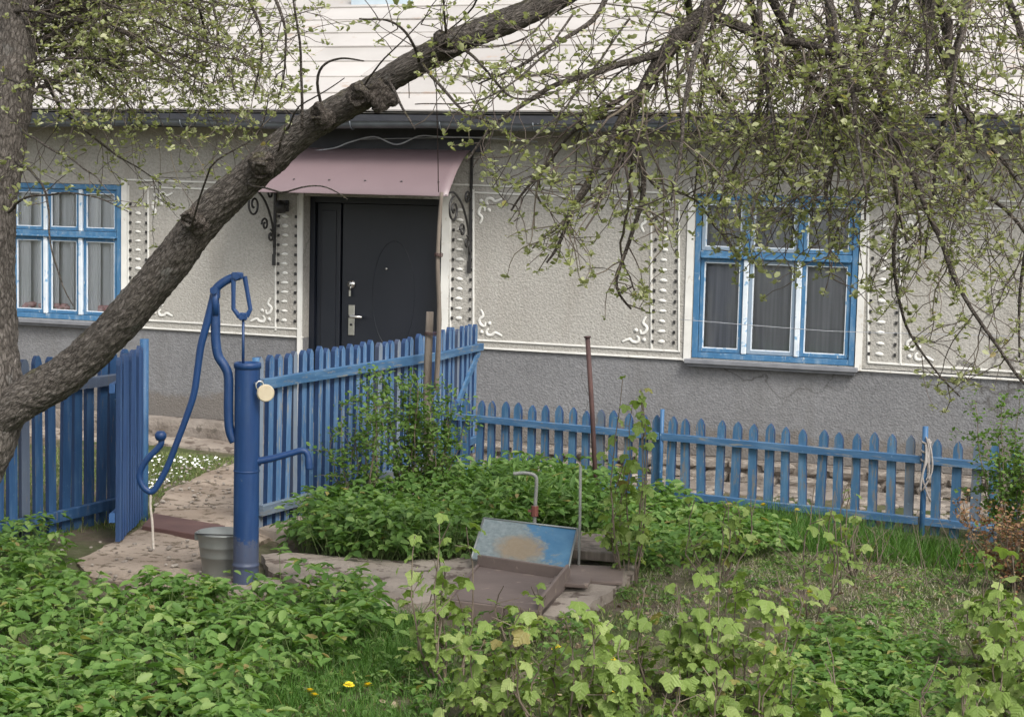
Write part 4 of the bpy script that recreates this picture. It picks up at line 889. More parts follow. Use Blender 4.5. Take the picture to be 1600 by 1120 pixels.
trunk = limb_mesh('trunk', trunk_pts, [.17,.15,.140,.135,.125,.102,.096,.100,.102,.10,.08], 96, tree, M['bark_uv'], .08, .035, k=34)
br_pts = [at(-25, 690, 8.0), at(30, 630, 7.95), at(105, 582, 7.9), at(180, 512, 7.8), at(250, 432, 7.7), at(325, 336, 7.6), at(400, 268, 7.5), at(480, 200, 7.4), at(570, 148, 7.3), at(640, 105, 7.2), at(720, 62, 7.15), at(800, 30, 7.1), at(870, -2, 7.1), at(960, -50, 7.1), at(1070, -85, 7.1), at(1240, -95, 7.2), at(1430, -80, 7.3), at(1640, -30, 7.4)]
px2r = lambda wpx, d: wpx/2*d/F_PX
br_r = [px2r(w, 7.6) for w in (60, 86, 88, 84, 82, 79, 73, 66, 57, 54, 53, 50, 48, 46, 42, 38, 30, 20)]
branch = limb_mesh('leaning_branch', br_pts, [r*(.76-.04*min(1, i/5)) for i, r in enumerate(br_r)], 96, tree, M['bark_uv'], .09, .040, k=30, seed=2)
# bark burrs and stubs
def stub(c, d, r, L, nm='branch_stub'):
    b = MB(); b.tube(smooth([c-d*.06, c+d*L*.5+Vector((0,0,.006)), c+d*L],7), [r*1.5*math.sqrt(max(.02, 1-(i/14)**2.4))*(1+.15*math.sin(i*2)) for i in range(15)], 20)
    nv = lambda v, s: Vector((mnoise.noise(v*s), mnoise.noise(v*s+Vector((5,0,0))), mnoise.noise(v*s+Vector((0,5,0)))))
    b.v = [tuple(Vector(v)+nv(Vector(v), 22)*r*.55+nv(Vector(v), 60)*r*.22) for v in b.v]
    o = b.build(nm, M['bark']); o.location = -tree.location; o.parent = tree
for a in ((590,158,7.2,(.3,-.2,-.9),.030,.045), (602,150,7.2,(.6,-.2,-.7),.024,.06), (500,180,7.25,(-.5,-.6,.5),.026,.035), (700,70,7.0,(.2,-.9,-.1),.030,.03), (300,345,7.5,(-.3,-.9,.3),.028,.03), (410,262,7.35,(.1,-.9,-.3),.034,.03), (560,150,7.15,(.1,-.9,.1),.03,.03)):
    stub(at(*a[:3]), Vector(a[3]).normalized(), a[4], a[5])
# ---- twigs
class Tubes:
    def __init__(s): s.V = []; s.F = []; s.n = 0
    def add(s, P, r0, r1, n=4):
        P = np.asarray(P, float); m = len(P); T = np.gradient(P, axis=0); T /= np.linalg.norm(T, axis=1)[:, None]+1e-9
        up = np.array([.31,.77,.55]); N = np.cross(T, up); N /= np.linalg.norm(N, axis=1)[:, None]+1e-9; B = np.cross(T, N)
        a = np.arange(n)*2*math.pi/n; r = np.linspace(r0, r1, m)[:, None, None]
        V = P[:, None, :]+r*(np.cos(a)[None, :, None]*N[:, None, :]+np.sin(a)[None, :, None]*B[:, None, :])
        s.V.append(V.reshape(-1, 3)); i = np.arange(m-1)[:, None]*n; k = np.arange(n)[None, :]
        f = np.stack([i+k, i+(k+1)%n, i+n+(k+1)%n, i+n+k], -1).reshape(-1, 4)+s.n; s.F.append(f); s.n += m*n
    def build(s, name, mat, parent=None, kind='stuff'):
        me = np_mesh(name, np.concatenate(s.V), np.concatenate(s.F), mat); o = mesh_ob(name, me, None)
        if parent: o.parent = parent; o.location = -Vector(parent.location)
        if kind: o['kind'] = kind
        return o
ENV = [(-400,330),(0,400),(60,310),(130,330),(200,400),(250,420),(300,330),(400,300),(450,250),(500,60),(560,60),(640,110),(700,215),(740,280),(790,400),(830,430),(880,440),(940,470),(1000,500),(1040,420),(1090,360),(1140,420),(1200,480),(1280,500),(1330,470),(1380,520),(1440,610),(1500,650),(1550,600),(1620,640),(2400,640)]
ex_, ey_ = zip(*ENV)
env = lambda px: np.interp(px, ex_, ey_)
tw = Tubes(); nodes = []            # nodes: positions/directions carrying leaf clusters
def grow(p, d, L, r, depth, droop, wob=.22, step=.05):
    """one twig: wanders, sags and branches; stops where the photo's crown stops"""
    p = np.array(p, float); d = np.array(d, float); d /= np.linalg.norm(d); P = [p.copy()]; n = max(3, int(L/step)); kids = []
    lim = random.uniform(-45, 12) if random.random() < .85 else 40
    for i in range(n):
        d = d+rng.normal(0, wob, 3)*.80+np.array([0,0,-droop*.27*(.4+i/n)]); d /= np.linalg.norm(d); p = p+d*step
        px, py = project(p)
        if py > env(px)+lim: break
        P.append(p.copy())
        if depth > 0 and random.random() < (.36 if depth == 2 else .30): kids.append((p.copy(), d.copy(), i/n))
        if random.random() < (.34, .34, .16)[min(depth, 2)]: nodes.append((p.copy()+rng.normal(0,.003,3), d.copy(), .85))
    if len(P) < 3: return
    tw.add(P, r, max(.0014, r*.4), 5 if depth == 2 else 4 if depth == 1 else 3)
    nodes.append((P[-1], d, 1.15))
    for q, dd, u in kids:
        s = np.cross(dd, rng.normal(0, 1, 3)); s /= np.linalg.norm(s)+1e-9
        nd_ = dd*.55+s*.75; grow(q, nd_, (L*(1-u)*.45+.10)*random.uniform(.5,1.1), r*.52+.0006, depth-1, droop*random.uniform(.5,1.3), wob*1.15)
def big(pts, r0, r1, nchild, L, droop, side=None, name='bough', k=6, spread=1.0, dirb=(0,0,0), u0=.12, cdepth=1):
    P = smooth([at(*p) for p in pts], k); m = len(P)
    b = MB().tube([p+Vector((.02*mnoise.noise(p*5), .02*mnoise.noise(p*5+Vector((9,0,0))), .02*mnoise.noise(p*5+Vector((0,9,0))))) for p in P], list(np.linspace(r0, r1, m)), 9)
    o = b.build(name, M['bark']); o.parent = tree; o.location = -tree.location
    for i in range(nchild):
        u = random.uniform(u0, 1); j = min(m-2, int(u*(m-1))); t = (P[j+1]-P[j]).normalized(); s = Vector(rng.normal(0, 1, 3)); s = (s-t*s.dot(t)).normalized()
        d = t*random.uniform(.2,.9)+s*spread*random.uniform(.5,1)+Vector(dirb)
        grow(P[j], d, L*random.uniform(.5,1.1), r1*random.uniform(.25,.5)+.0016, cdepth, droop)
rf = random.Random(42)
# right crown: boughs seen in the photo, then others at other depths
big([(1135,-60,7.1),(1120,10,7.1),(1062,55,7.0),(1020,110,7.0),(985,190,6.95),(975,260,6.95)], .050, .014, 24, .9, .14, dirb=(-.25,0,-.3))
big([(1010,130,7.0),(960,210,6.9),(915,290,6.85),(880,360,6.8),(850,410,6.8)], .020, .004, 20, .5, .18)
big([(1040,80,7.0),(950,105,6.9),(860,135,6.8),(780,190,6.75),(730,250,6.7)], .016, .004, 16, .45, .10)
big([(1000,140,7.0),(930,180,7.1),(860,250,7.2),(800,330,7.2)], .013, .004, 14, .45, .14)
big([(985,190,6.95),(1000,280,6.9),(985,370,6.9),(960,440,6.9),(985,480,6.9)], .013, .004, 14, .35, .16)
big([(1110,25,7.1),(1200,60,6.9),(1290,80,6.8),(1330,130,6.7)], .024, .008, 22, .8, .16, dirb=(0,0,-.2))
big([(1290,-60,7.2),(1300,60,7.1),(1306,140,7.0),(1308,190,7.0),(1290,300,6.9)], .022, .007, 24, .85, .18, dirb=(0,0,-.2))
big([(1330,-60,7.2),(1350,90,7.1),(1390,170,7.0),(1395,280,6.9),(1420,380,6.9)], .018, .004, 22, .7, .18)
big([(1440,-60,7.3),(1480,40,7.2),(1490,140,7.1),(1540,220,7.0),(1600,300,6.9)], .020, .005, 20, .7, .2)
big([(1180,-80,7.2),(1240,80,7.3),(1330,180,7.4),(1450,230,7.5),(1570,330,7.6),(1680,440,7.7)], .022, .005, 28, .8, .2)
big([(1330,130,6.9),(1400,220,6.8),(1450,330,6.8),(1500,450,6.7),(1570,560,6.7),(1640,640,6.7)], .015, .004, 22, .55, .2)
big([(1400,330,7.0),(1400,440,7.0),(1430,540,7.0),(1500,620,7.0)], .009, .003, 10, .35, .12)
big([(1150,-80,7.2),(1180,30,7.6),(1190,150,7.9),(1150,260,8.1),(1110,350,8.2)], .020, .004, 26, .8, .16)
big([(1060,-80,7.1),(1080,40,7.6),(1120,140,8.0),(1200,240,8.3),(1270,340,8.5)], .020, .004, 26, .8, .16)
big([(1550,-60,7.4),(1600,60,7.3),(1640,200,7.2),(1600,400,7.1),(1590,560,7.1)], .018, .004, 24, .7, .2)
big([(960,-60,7.1),(940,10,7.0),(890,60,6.9),(820,100,6.8),(745,130,6.8)], .014, .003, 14, .4, .08)
for i in range(17):                     # further boughs off the arching branch, filling the crown's depth
    u = rf.uniform(0, 1); x0 = 1000+u*700; y0 = -85+20*rf.random(); dd = 7.15+.3*u; dz = rf.uniform(-1.3, 1.6); dx = rf.uniform(-170, 170); ye = rf.uniform(120, 420)
    big([(x0, y0, dd), (x0+dx*.4, y0+60, dd+dz*.4), (x0+dx*.8, ye*.5, dd+dz*.8), (x0+dx, ye, dd+dz)], .016, .004, 15, .75, .18, dirb=(0,0,-.15))
# few sparse sprays above the middle of the leaning branch
for pts in ([(690,75,7.1),(700,30,6.9),(690,-30,6.8)], [(655,100,7.1),(640,60,6.9),(600,35,6.8),(560,30,6.7)], [(500,170,7.3),(500,110,7.2),(530,92,7.1),(570,95,7.0)],
            [(720,70,7.0),(760,110,6.8),(800,150,6.7),(850,150,6.7)], [(660,100,7.0),(720,170,6.8),(770,200,6.7),(740,260,6.7)], [(600,130,7.1),(630,170,6.9),(650,200,6.8)], [(470,200,7.3),(470,100,7.2),(460,0,7.1),(455,-40,7.1)]):
    big(pts, .007, .003, 6, .25, .02, cdepth=0)
for pts in ([(880,10,6.9),(820,60,6.6),(760,75,6.5),(700,60,6.4)], [(900,20,6.9),(830,110,6.5),(740,160,6.3),(650,165,6.2)], [(560,150,7.3),(600,90,7.0),(680,20,6.9)], [(430,240,7.4),(470,170,7.0),(540,120,6.8)], [(380,280,7.5),(440,300,7.1),(500,290,6.9),(540,310,6.8)], [(980,30,6.9),(880,170,6.6),(800,240,6.5),(740,250,6.4)], [(300,360,7.5),(330,260,7.1),(400,210,6.9),(420,150,6.8)], [(760,-20,7.2),(720,30,7.8),(650,90,8.1),(640,150,8.2)]):
    big(pts, .0048, .002, 9, .30, .06, cdepth=1)
# left crown
lftree_boughs = []
for i in range(28):
    x0 = rf.uniform(-60, 80); y0 = rf.uniform(-160, 120); x1 = x0+rf.uniform(120, 330); y1 = y0+rf.uniform(-40, 200); dz = rf.uniform(-.4, 1.6)
    y1 = min(y1, 290)
    big([(20, min(y0+60, 180), 8.3), (x0+70, y0, 8.3+dz*.3), ((x0+x1)/2, (y0+y1)/2-20, 8.3+dz*.7), (x1+30, y1, 8.3+dz)], .014, .003, 18, .55, .07, dirb=(.15,0,.0))
for i in range(8):
    x0 = rf.uniform(60, 420); dz = rf.uniform(-.3, 1.6)
    big([(x0, -90, 8.4), (x0+15, -20, 8.4+dz*.5), (x0+40, 60, 8.4+dz), (x0+30, 150, 8.5+dz)], .012, .003, 16, .55, .08)
for pts in ([(20,180,7.9),(45,210,7.6),(130,260,7.3),(160,290,7.2)], [(25,250,7.9),(70,300,7.5),(80,400,7.3),(115,480,7.2)], [(15,330,7.9),(40,310,7.6),(120,300,7.4),(200,330,7.3)], [(10,120,7.9),(60,150,7.4),(110,160,7.2)]):
    big(pts, .007, .002, 7, .22, .08, cdepth=1)
tw.build('twigs', M['twig'], tree)
print('tree nodes', len(nodes), 'tube verts', tw.n)
leafT = np.array([(0,0,0),(.26,.30,.05),(.30,.68,.04),(0,1,-.05),(-.30,.68,.04),(-.26,.30,.05),(0,.5,-.05)]); leafF = np.array([(0,1,6),(1,2,6),(2,3,6),(3,4,6),(4,5,6),(5,0,6)])
P_, R_l, S_ = [], [], []
npos = np.array([n[0] for n in nodes]); nsc = np.array([n[2] for n in nodes])
cnt = rng.integers(3, 7, len(nodes)); idx = np.repeat(np.arange(len(nodes)), cnt); N_ = len(idx)
P_ = npos[idx]+rng.normal(0, .005, (N_, 3)); az = rng.uniform(0, 2*math.pi, N_); el = rng.normal(.45, .5, N_); roll = rng.normal(0, .5, N_)
Rm = euler_mats(el, roll, az); S_ = nsc[idx]*rng.uniform(.012, .031, N_)
V, Fc = scatter(leafT, leafF, Rm, S_, P_)
o = mesh_ob('leaves', np_mesh('leaves', V, Fc, M['apple_leaf']), None); o.parent = tree; o.location = -tree.location; o['kind'] = 'stuff'
# ================================================================== LOW PLANTS
def gz_np(x, y): return np.array([gz(a, b) for a, b in zip(x, y)])
def sample_px(poly, n, zone_exclude=()):
    """n ground points inside a ground outline; outline corners measured on the photo"""
    W = [gp(*p) for p in poly]; xs = [p[0] for p in W]; ys = [p[1] for p in W]; out = []
    ex = [[gp(*p) for p in z] for z in zone_exclude]
    while len(out) < n:
        x, y = random.uniform(min(xs), max(xs)), random.uniform(min(ys), max(ys))
        if in_poly(x, y, W) and not any(in_poly(x, y, e) for e in ex): out.append((x, y))
    return np.array(out)
# leaflet: ovate, toothed outline, folded along the midrib and drooping
def leaflet():
    rim = [(0,0),(.16,.12),(.26,.27),(.22,.33),(.31,.47),(.25,.52),(.27,.66),(.18,.72),(.14,.87),(0,1.0)]
    mid = [(0,.3),(0,.65)]
    L = [(x, y, .10*abs(x)/.3-.22*y*y) for x, y in rim]+[(-x, y, .10*abs(x)/.3-.22*y*y) for x, y in rim[1:-1]]+[(0, y, -.04-.22*y*y) for _, y in mid]
    r = list(range(10)); l = [0]+list(range(10, 18))+[9]; a, b = 18, 19; F = []
    for s in (r, l):
        for i in range(9):
            c = a if i < 4 else b; t = (s[i], s[i+1], c); F.append(t if s is r else t[::-1])
        t = (s[4], b, a); F.append(t if s is r else t[::-1])
    return np.array(L), np.array(F)
LV, LF = leaflet()
def compound_patch(name, pts, h, size, mat, label=None, cat=None, kind='stuff', leaves=(3, 6), nl=3, spread=.12, stems=True):
    """plants with upright stalks, each stalk ending in a whorl of leaflets"""
    n = len(pts); zb = gz_np(pts[:, 0], pts[:, 1]); k = rng.integers(leaves[0], leaves[1], n); idx = np.repeat(np.arange(n), k); m = len(idx)
    a = rng.uniform(0, 2*math.pi, m); rr = rng.uniform(.2, 1, m)*spread; mound = np.array([1+.30*mnoise.noise(Vector((x*3.1, y*3.1, 4))) for x, y in pts])[idx]; hh = h*mound*rng.uniform(.35, 1.15, m)*(1-.25*rr/spread)
    hx = pts[idx, 0]+rr*np.cos(a); hy = pts[idx, 1]+rr*np.sin(a); hz = zb[idx]+hh
    c = nl; j = np.repeat(np.arange(m), c); q = np.tile(np.arange(c), m); tot = len(j)
    az = a[j]-math.pi/2+(q-(c-1)/2)*(2.3/max(1, c-1))*1.25+rng.normal(0, .2, tot)
    tilt = rng.normal(-.05, .28, tot)
    Rm = euler_mats(tilt, rng.normal(0, .3, tot), az); S = size*rng.uniform(.7, 1.2, m)[j]*np.where(q == (c-1)/2, 1.12, .9)
    P = np.stack([hx, hy, hz], 1)[j]+rng.normal(0, .006, (tot, 3))
    V, Fc = scatter(LV, LF, Rm, S, P); o = mesh_ob(name, np_mesh(name, V, Fc, mat), None)
    tag(o, label, cat, kind=kind)
    if stems:
        t = Tubes()
        for i in range(0, m, 2):
            b = pts[idx[i]]; t.add([(b[0], b[1], zb[idx[i]]-.01), ((b[0]*.4+hx[i]*.6), (b[1]*.4+hy[i]*.6), zb[idx[i]]+hh[i]*.6), (hx[i], hy[i], hz[i])], .0022, .0014, 3)
        s = t.build(name.replace('leaves', 'stalks') if 'leaves' in name else name+'_stalks', M['stem']); tag(s, kind='stuff')
    return o
def clumped(poly, n, ex=(), cl=.5):
    a = sample_px(poly, int(n*1.7), ex); v = np.array([mnoise.noise(Vector((x*2.2, y*2.2, 8)))+.6*mnoise.noise(Vector((x*7, y*7, 3))) for x, y in a]); keep = v+rng.normal(0, .3, len(v)) > np.quantile(v, .33)*cl
    return a[keep][:n]
def grass(name, pts, h, w, mat, lean=.5, seg=3, jit=.02):
    n = len(pts); u = np.linspace(0, 1, seg+1); prof = []
    for i, t in enumerate(u):
        ww = .5*(1-t)**.7 if i < seg else 0; y = .55*t*t; prof += [(-ww*w, y*1, t-.18*t*t), (ww*w, y*1, t-.18*t*t)] if i < seg else [(0, y, t-.18*t*t)]
    tv = np.array(prof); F = []
    for i in range(seg-1): F += [(2*i, 2*i+1, 2*i+3), (2*i, 2*i+3, 2*i+2)]
    F.append((2*seg-2, 2*seg-1, 2*seg)); tf = np.array(F)
    S = h*rng.uniform(.35, 1.15, n); Sc = np.stack([np.ones(n)*1.0, S*lean*2, S], 1)
    zb = gz_np(pts[:, 0], pts[:, 1])-.005
    Rm = euler_mats(rng.normal(0, .22, n), rng.normal(0, .22, n), rng.uniform(0, 6.28, n))
    V, Fc = scatter(tv, tf, Rm, Sc, np.stack([pts[:, 0], pts[:, 1], zb], 1)); o = mesh_ob(name, np_mesh(name, V, Fc, mat), None); tag(o, kind='stuff'); return o
EXS = [PATH_PX, SLAB_PX]
Z_LEFT = [(-260,905),(40,895),(95,925),(180,950),(300,950),(360,965),(440,968),(445,935),(415,915),(520,925),(585,975),(600,1010),(560,1055),(470,1070),(400,1100),(370,1230),(-260,1240)]
compound_patch('ground_elder', clumped(Z_LEFT, 660, [[(300,880),(300,948),(408,950),(430,900)]]), .21, .064, M['elder'], spread=.13)
compound_patch('ground_elder', sample_px([(-80,1240),(380,1240),(380,1140),(-80,1140)], 150), .18, .062, M['elder'])
compound_patch('nettles', clumped([(-200,930),(300,985),(560,985),(480,1060),(370,1200),(-200,1200)], 70), .27, .042, M['dark_leaf'], leaves=(4,8), spread=.07)
grass('grass', clumped([(-200,930),(300,985),(590,985),(480,1060),(370,1230),(-200,1230)], 2500), .17, .005, M['tall_grass'], lean=.4)
Z_MID = [(455,835),(480,882),(600,892),(690,888),(735,868),(905,852),(940,868),(960,800),(930,775),(880,770),(720,770),(640,795),(560,800)]
compound_patch('dark_leafy_clump', sample_px(Z_MID, 560, [[(725,905),(745,862),(905,850),(905,905)]]), .34, .06, M['dark_leaf'], leaves=(5, 9), nl=3, spread=.14)
# narrow-leaved upright clump beside the standpipe
def lance_clump(pts, h, L, mat, name, n=60):
    t = np.array([(0,0,0),(.10,.3,.01),(.09,.65,-.03),(0,1,-.12),(-.09,.65,-.03),(-.10,.3,.01),(0,.5,-.02)])
    P = []; 
    for x, y in pts:
        zz = gz(x, y)
        for i in range(n): r = random.uniform(0,.09); a = random.uniform(0, 6.28); P.append((x+r*math.cos(a), y+r*math.sin(a), zz+h*random.uniform(.15,1)))
    P = np.array(P); m = len(P); Rm = euler_mats(rng.normal(.35,.5,m), rng.normal(0,.4,m), rng.uniform(0,6.28,m)); V, Fc = scatter(t, leafF, Rm, L*rng.uniform(.6,1.1,m), P)
    o = mesh_ob(name, np_mesh(name, V, Fc, mat), None); tag(o, kind='stuff'); return o
lance_clump(sample_px([(740,800),(900,800),(900,850),(740,850)], 26), .42, .11, M['dark_leaf'], 'lance_leaf_clump')
Z_C = [(940,880),(960,800),(1000,775),(1120,800),(1215,822),(1230,860),(1130,868),(1060,880),(1000,900)]
compound_patch('ground_elder', sample_px(Z_C, 300), .19, .058, M['elder'], leaves=(4,7))
compound_patch('ground_elder', sample_px([(1230,1090),(1260,1010),(1390,1000),(1470,1040),(1480,1200),(1200,1200)], 200), .13, .05, M['elder'], leaves=(4,7))
compound_patch('ground_elder', sample_px([(600,1000),(660,980),(940,990),(1220,1010),(1480,1060),(1640,1000),(1640,1230),(640,1230)], 170), .09, .045, M['elder'], leaves=(3,6))
compound_patch('ground_elder', sample_px([(-200,830),(60,840),(100,870),(60,900),(-200,890)], 90), .18, .055, M['elder'])
# grass
Z_ALL = [(380,1000),(640,960),(840,985),(950,950),(1000,880),(1240,830),(1420,850),(1800,880),(1800,1250),(300,1250),(300,1100)]
grass('grass', clumped(Z_ALL, 34000, EXS), .055, .0042, M['grass'])
grass('dry_grass', clumped([(1000,900),(1200,850),(1420,850),(1560,900),(1560,1010),(1240,1000),(1000,980)], 9000, EXS), .035, .0040, M['dry'], lean=.9)
grass('grass', clumped([(430,990),(640,960),(720,1000),(700,1200),(380,1200),(400,1080)], 14000, EXS), .085, .0045, M['tall_grass'])
grass('grass', clumped([(-300,700),(230,700),(262,768),(222,826),(100,835),(-300,900)], 12000), .07, .006, M['grass'])
grass('grass', clumped([(222,702),(372,702),(372,722),(262,768),(230,800),(215,800)], 6000), .05, .007, M['grass'])
zt = sample_px([(1150,800),(1210,795),(1440,835),(1560,862),(1660,880),(1560,890),(1430,868),(1240,848)], 5200); grass('tall_grass', zt, .20, .0055, M['tall_grass'], lean=.35)
zt = sample_px([(690,768),(1000,768),(1210,800),(1180,812),(980,785),(690,780)], 1300); grass('tall_grass', zt, .12, .006, M['tall_grass'], lean=.35)
for (cx, cy, hh, k) in ((620,1035,.14,420),(560,1060,.10,300),(960,900,.1,200),(640,975,.12,260),(1310,1000,.10,250),(440,1100,.10,400)):
    c = gp(cx, cy); pts = np.array(c)+rng.normal(0, .07, (k, 2)); grass('grass_tuft', pts, hh, .0045, M['tall_grass'], lean=.5)
# strip between low fence and wall: rubble and weeds
RS = random.Random(9)
rub = MB(); 
for i in range(520):
    s = RS.uniform(dr+.1, S1); off = RS.uniform(.08, 1.55)*(.5+.5*RS.random()); p = HO+HS*s-HM*off; g = gz(p.x, p.y)
    r = RS.uniform(.015,.05); me = stones[RS.randrange(7)]; k = len(rub.v); mt = Matrix.Rotation(RS.uniform(0,6.28),3,'Z')
    rub.add([(p+mt@Vector((v.co.x*r, v.co.y*r*.7, v.co.z*r*.5))+Vector((0,0,g+r*.2))) for v in me.vertices], [tuple(pp_.vertices) for pp_ in me.polygons])
tag(rub.build('rubble', M['stone'], None), kind='stuff')
sheet('wall_apron', M['foundation'], [((HO+HS*s-HM*o).x, (HO+HS*s-HM*o).y) for s, o in ((dr+.2,.10),(S1,.10),(S1,.62),(dr+.2,.55))], lift=.015, thick=.1, rough=.02)
sheet('wall_apron', M['concrete'], [((HO+HS*s-HM*o).x, (HO+HS*s-HM*o).y) for s, o in ((S0,.12),(dl-.2,.12),(dl-.2,.55),(S0,.5))], lift=.03, thick=.1, rough=.015)
# daisies in the yard grass
dp = sample_px([(230,722),(330,722),(350,730),(265,765),(232,780)], 150); t = np.array([(math.cos(2*math.pi*k/8), math.sin(2*math.pi*k/8), .15 if k % 2 else -.1) for k in range(8)]+[(0,0,.1)]); tf = np.array([(k, (k+1)%8, 8) for k in range(8)])
Rm = euler_mats(rng.normal(0,.4,150), rng.normal(0,.4,150), rng.uniform(0,6,150)); V, Fc = scatter(t, tf, Rm, rng.uniform(.006,.011,150), np.stack([dp[:,0], dp[:,1], gz_np(dp[:,0], dp[:,1])+.06], 1))
tag(mesh_ob('daisies', np_mesh('daisies', V, Fc, M['white_petal']), None), kind='stuff')
# dandelions
petV = []; petF = []
for ring, (nn, rad, z, tl) in enumerate(((16, 1.0, 0, .1), (12, .72, .22, .45), (8, .4, .35, .9))):
    for k in range(nn):
        a = 2*math.pi*k/nn+ring*.2; c, s_ = math.cos(a), math.sin(a); w = .12; i = len(petV)
        petV += [(-s_*w*.5, c*w*.5, z), (s_*w*.5, -c*w*.5, z), (c*rad+s_*w, s_*rad-c*w, z+tl*rad*.6), (c*rad-s_*w, s_*rad+c*w, z+tl*rad*.6)]; petF.append((i, i+1, i+2, i+3))
DM = bpy.data.meshes.new('flower_head'); DM.from_pydata(petV, [], petF); DM.materials.append(M['yellow'])
def dandelion(px, py, label, size=.024, h=.07):
    x, y = gp(px, py+18 if h < .1 else py+30); g = gz(x, y); hh = max(.03, at(px, py, y).z-g)
    r = empty('dandelion', (x, y, g), 0, label, 'flower', 'yellow dandelions in the garden')
    P = smooth([(0,0,0),(.005,.004,hh*.5),(0,0,hh)],3); MB().tube(P, .002, 5).build('stem', M['stem'], r)
    o = mesh_ob('flower_head', DM, None, r, (0,0,hh)); o.scale = (size,)*3; o.rotation_euler = (random.uniform(-.5,.1), random.uniform(-.3,.3), 0)
for a in ((388,1100,'yellow dandelion nearest the bottom edge, beside the leafy ground elder'), (484,1080,'yellow dandelion half hidden behind another one'), (491,1087,'yellow dandelion in front of its half hidden neighbour'),
          (545,1070,'left dandelion of the level pair in the short grass'), (575,1071,'right dandelion of the level pair in the short grass'), (749,1055,'yellow dandelion under the currant bush nearest the hatch'),
          (869,1012,'yellow dandelion just below the edge of the well slab'), (955,1031,'yellow dandelion among currant leaves, right of the slab edge one'), (954,1083,'small half open dandelion low among the currants'),
          (1192,789,'yellow dandelion at the foot of the low fence, left one'), (1245,797,'yellow dandelion at the foot of the low fence, right one'), (955,757,'orange yellow dandelion behind the rusty rod'), (1265,925,'small pale dandelion in the thin lawn')): dandelion(*a)
# ================================================================== CURRANT BUSHES
def currant_leaf(seed):
    r = random.Random(seed); pts = [(-.06,.02)]
    lob = [(-150,.22),(-122,.50),(-104,.52),(-90,.50),(-72,.74),(-60,.80),(-44,.68),(-30,.70),(-14,.90),(0,1.0),(14,.90),(30,.70),(44,.68),(60,.80),(72,.74),(90,.50),(104,.52),(122,.50),(150,.22)]
    V = [(0,0,0)]+[(q*(1+r.uniform(-.08,.08))*math.sin(math.radians(a)), q*math.cos(math.radians(a))*(1+r.uniform(-.05,.05))+.1, (.06 if a in (-44,-30,30,44,-90,90) else -.05)-.30*q*q+r.uniform(-.03,.03)) for i, (a, q) in enumerate(lob)]
    F = [(0, i+1, i+2) for i in range(len(lob)-1)]
    V += [(.03,-.55,-.18),(-.03,-.55,-.18)]; F.append((0, len(V)-1, len(V)-2))
    me = bpy.data.meshes.new('leaf'); me.from_pydata(V, [], [f[::-1] for f in F]); me.polygons.foreach_set('use_smooth', [True]*len(F)); me.materials.append(M['currant']); me.update(); return me
CL = [currant_leaf(i) for i in range(5)]
def currant(px, py, hpx, wpx, ncane, nleaf, label, size=.051, top=False, lean=0):
    x, y = gp(px, py); g = gz(x, y); sc = y/F_PX; H = hpx*sc; W = wpx*sc/2
    root = empty('currant_bush', (x, y, g), 0, label, 'currant bush', 'currant bushes in young leaf'); t = Tubes(); spots = []; nleaf = int(nleaf*1.25)
    size = size*1.12 if size < .051 else size
    for c in range(ncane):
        a = random.uniform(0, 6.28); w = W*random.uniform(.15, 1); h = H*random.uniform(.5, 1.12) if c else H
        e = np.array([math.cos(a)*w+lean, math.sin(a)*w*.8, h]); b0 = np.array([math.cos(a), math.sin(a), 0])*.05
        P = [b0+(e-b0)*u+np.array([math.cos(a), math.sin(a), 0])*.07*math.sin(u*3.1)+rng.normal(0, .006, 3) for u in np.linspace(0, 1, 9)]; t.add(P, .0055, .0022, 5); spots += [(P[i], u) for i, u in enumerate(np.linspace(0, 1, 9)) if u > (.5 if top else .15)]
        for s in range(3):
            i = random.randint(2, 7); q = P[i]; d = rng.normal(0, 1, 3); d[2] = abs(d[2]); d /= np.linalg.norm(d); L = random.uniform(.05, .13); Q = [q, q+d*L*.5, q+d*L]; t.add(Q, .0026, .0016, 4); spots += [(Q[1], .8), (Q[2], 1)]
    o = t.build('canes', M['cane'], None, None); o.parent = root; o.location = (0, 0, 0)
    for i in range(nleaf):
        q, u = random.choice(spots) if random.random() < .75 else spots[i % len(spots)]; v = rng.normal(0, .026, 3)
        l = mesh_ob('leaf', random.choice(CL), None, root, (q[0]+v[0], q[1]+v[1], max(.02, q[2]+v[2]*.7))); s = size*random.uniform(.55, 1.15)
        l.scale = (s,)*3; out = math.atan2(q[1]+v[1], q[0]+v[0]); l.rotation_euler = (random.gauss(-.5, .4), random.gauss(0, .3), random.gauss(out-math.pi/2, .9))
    return root
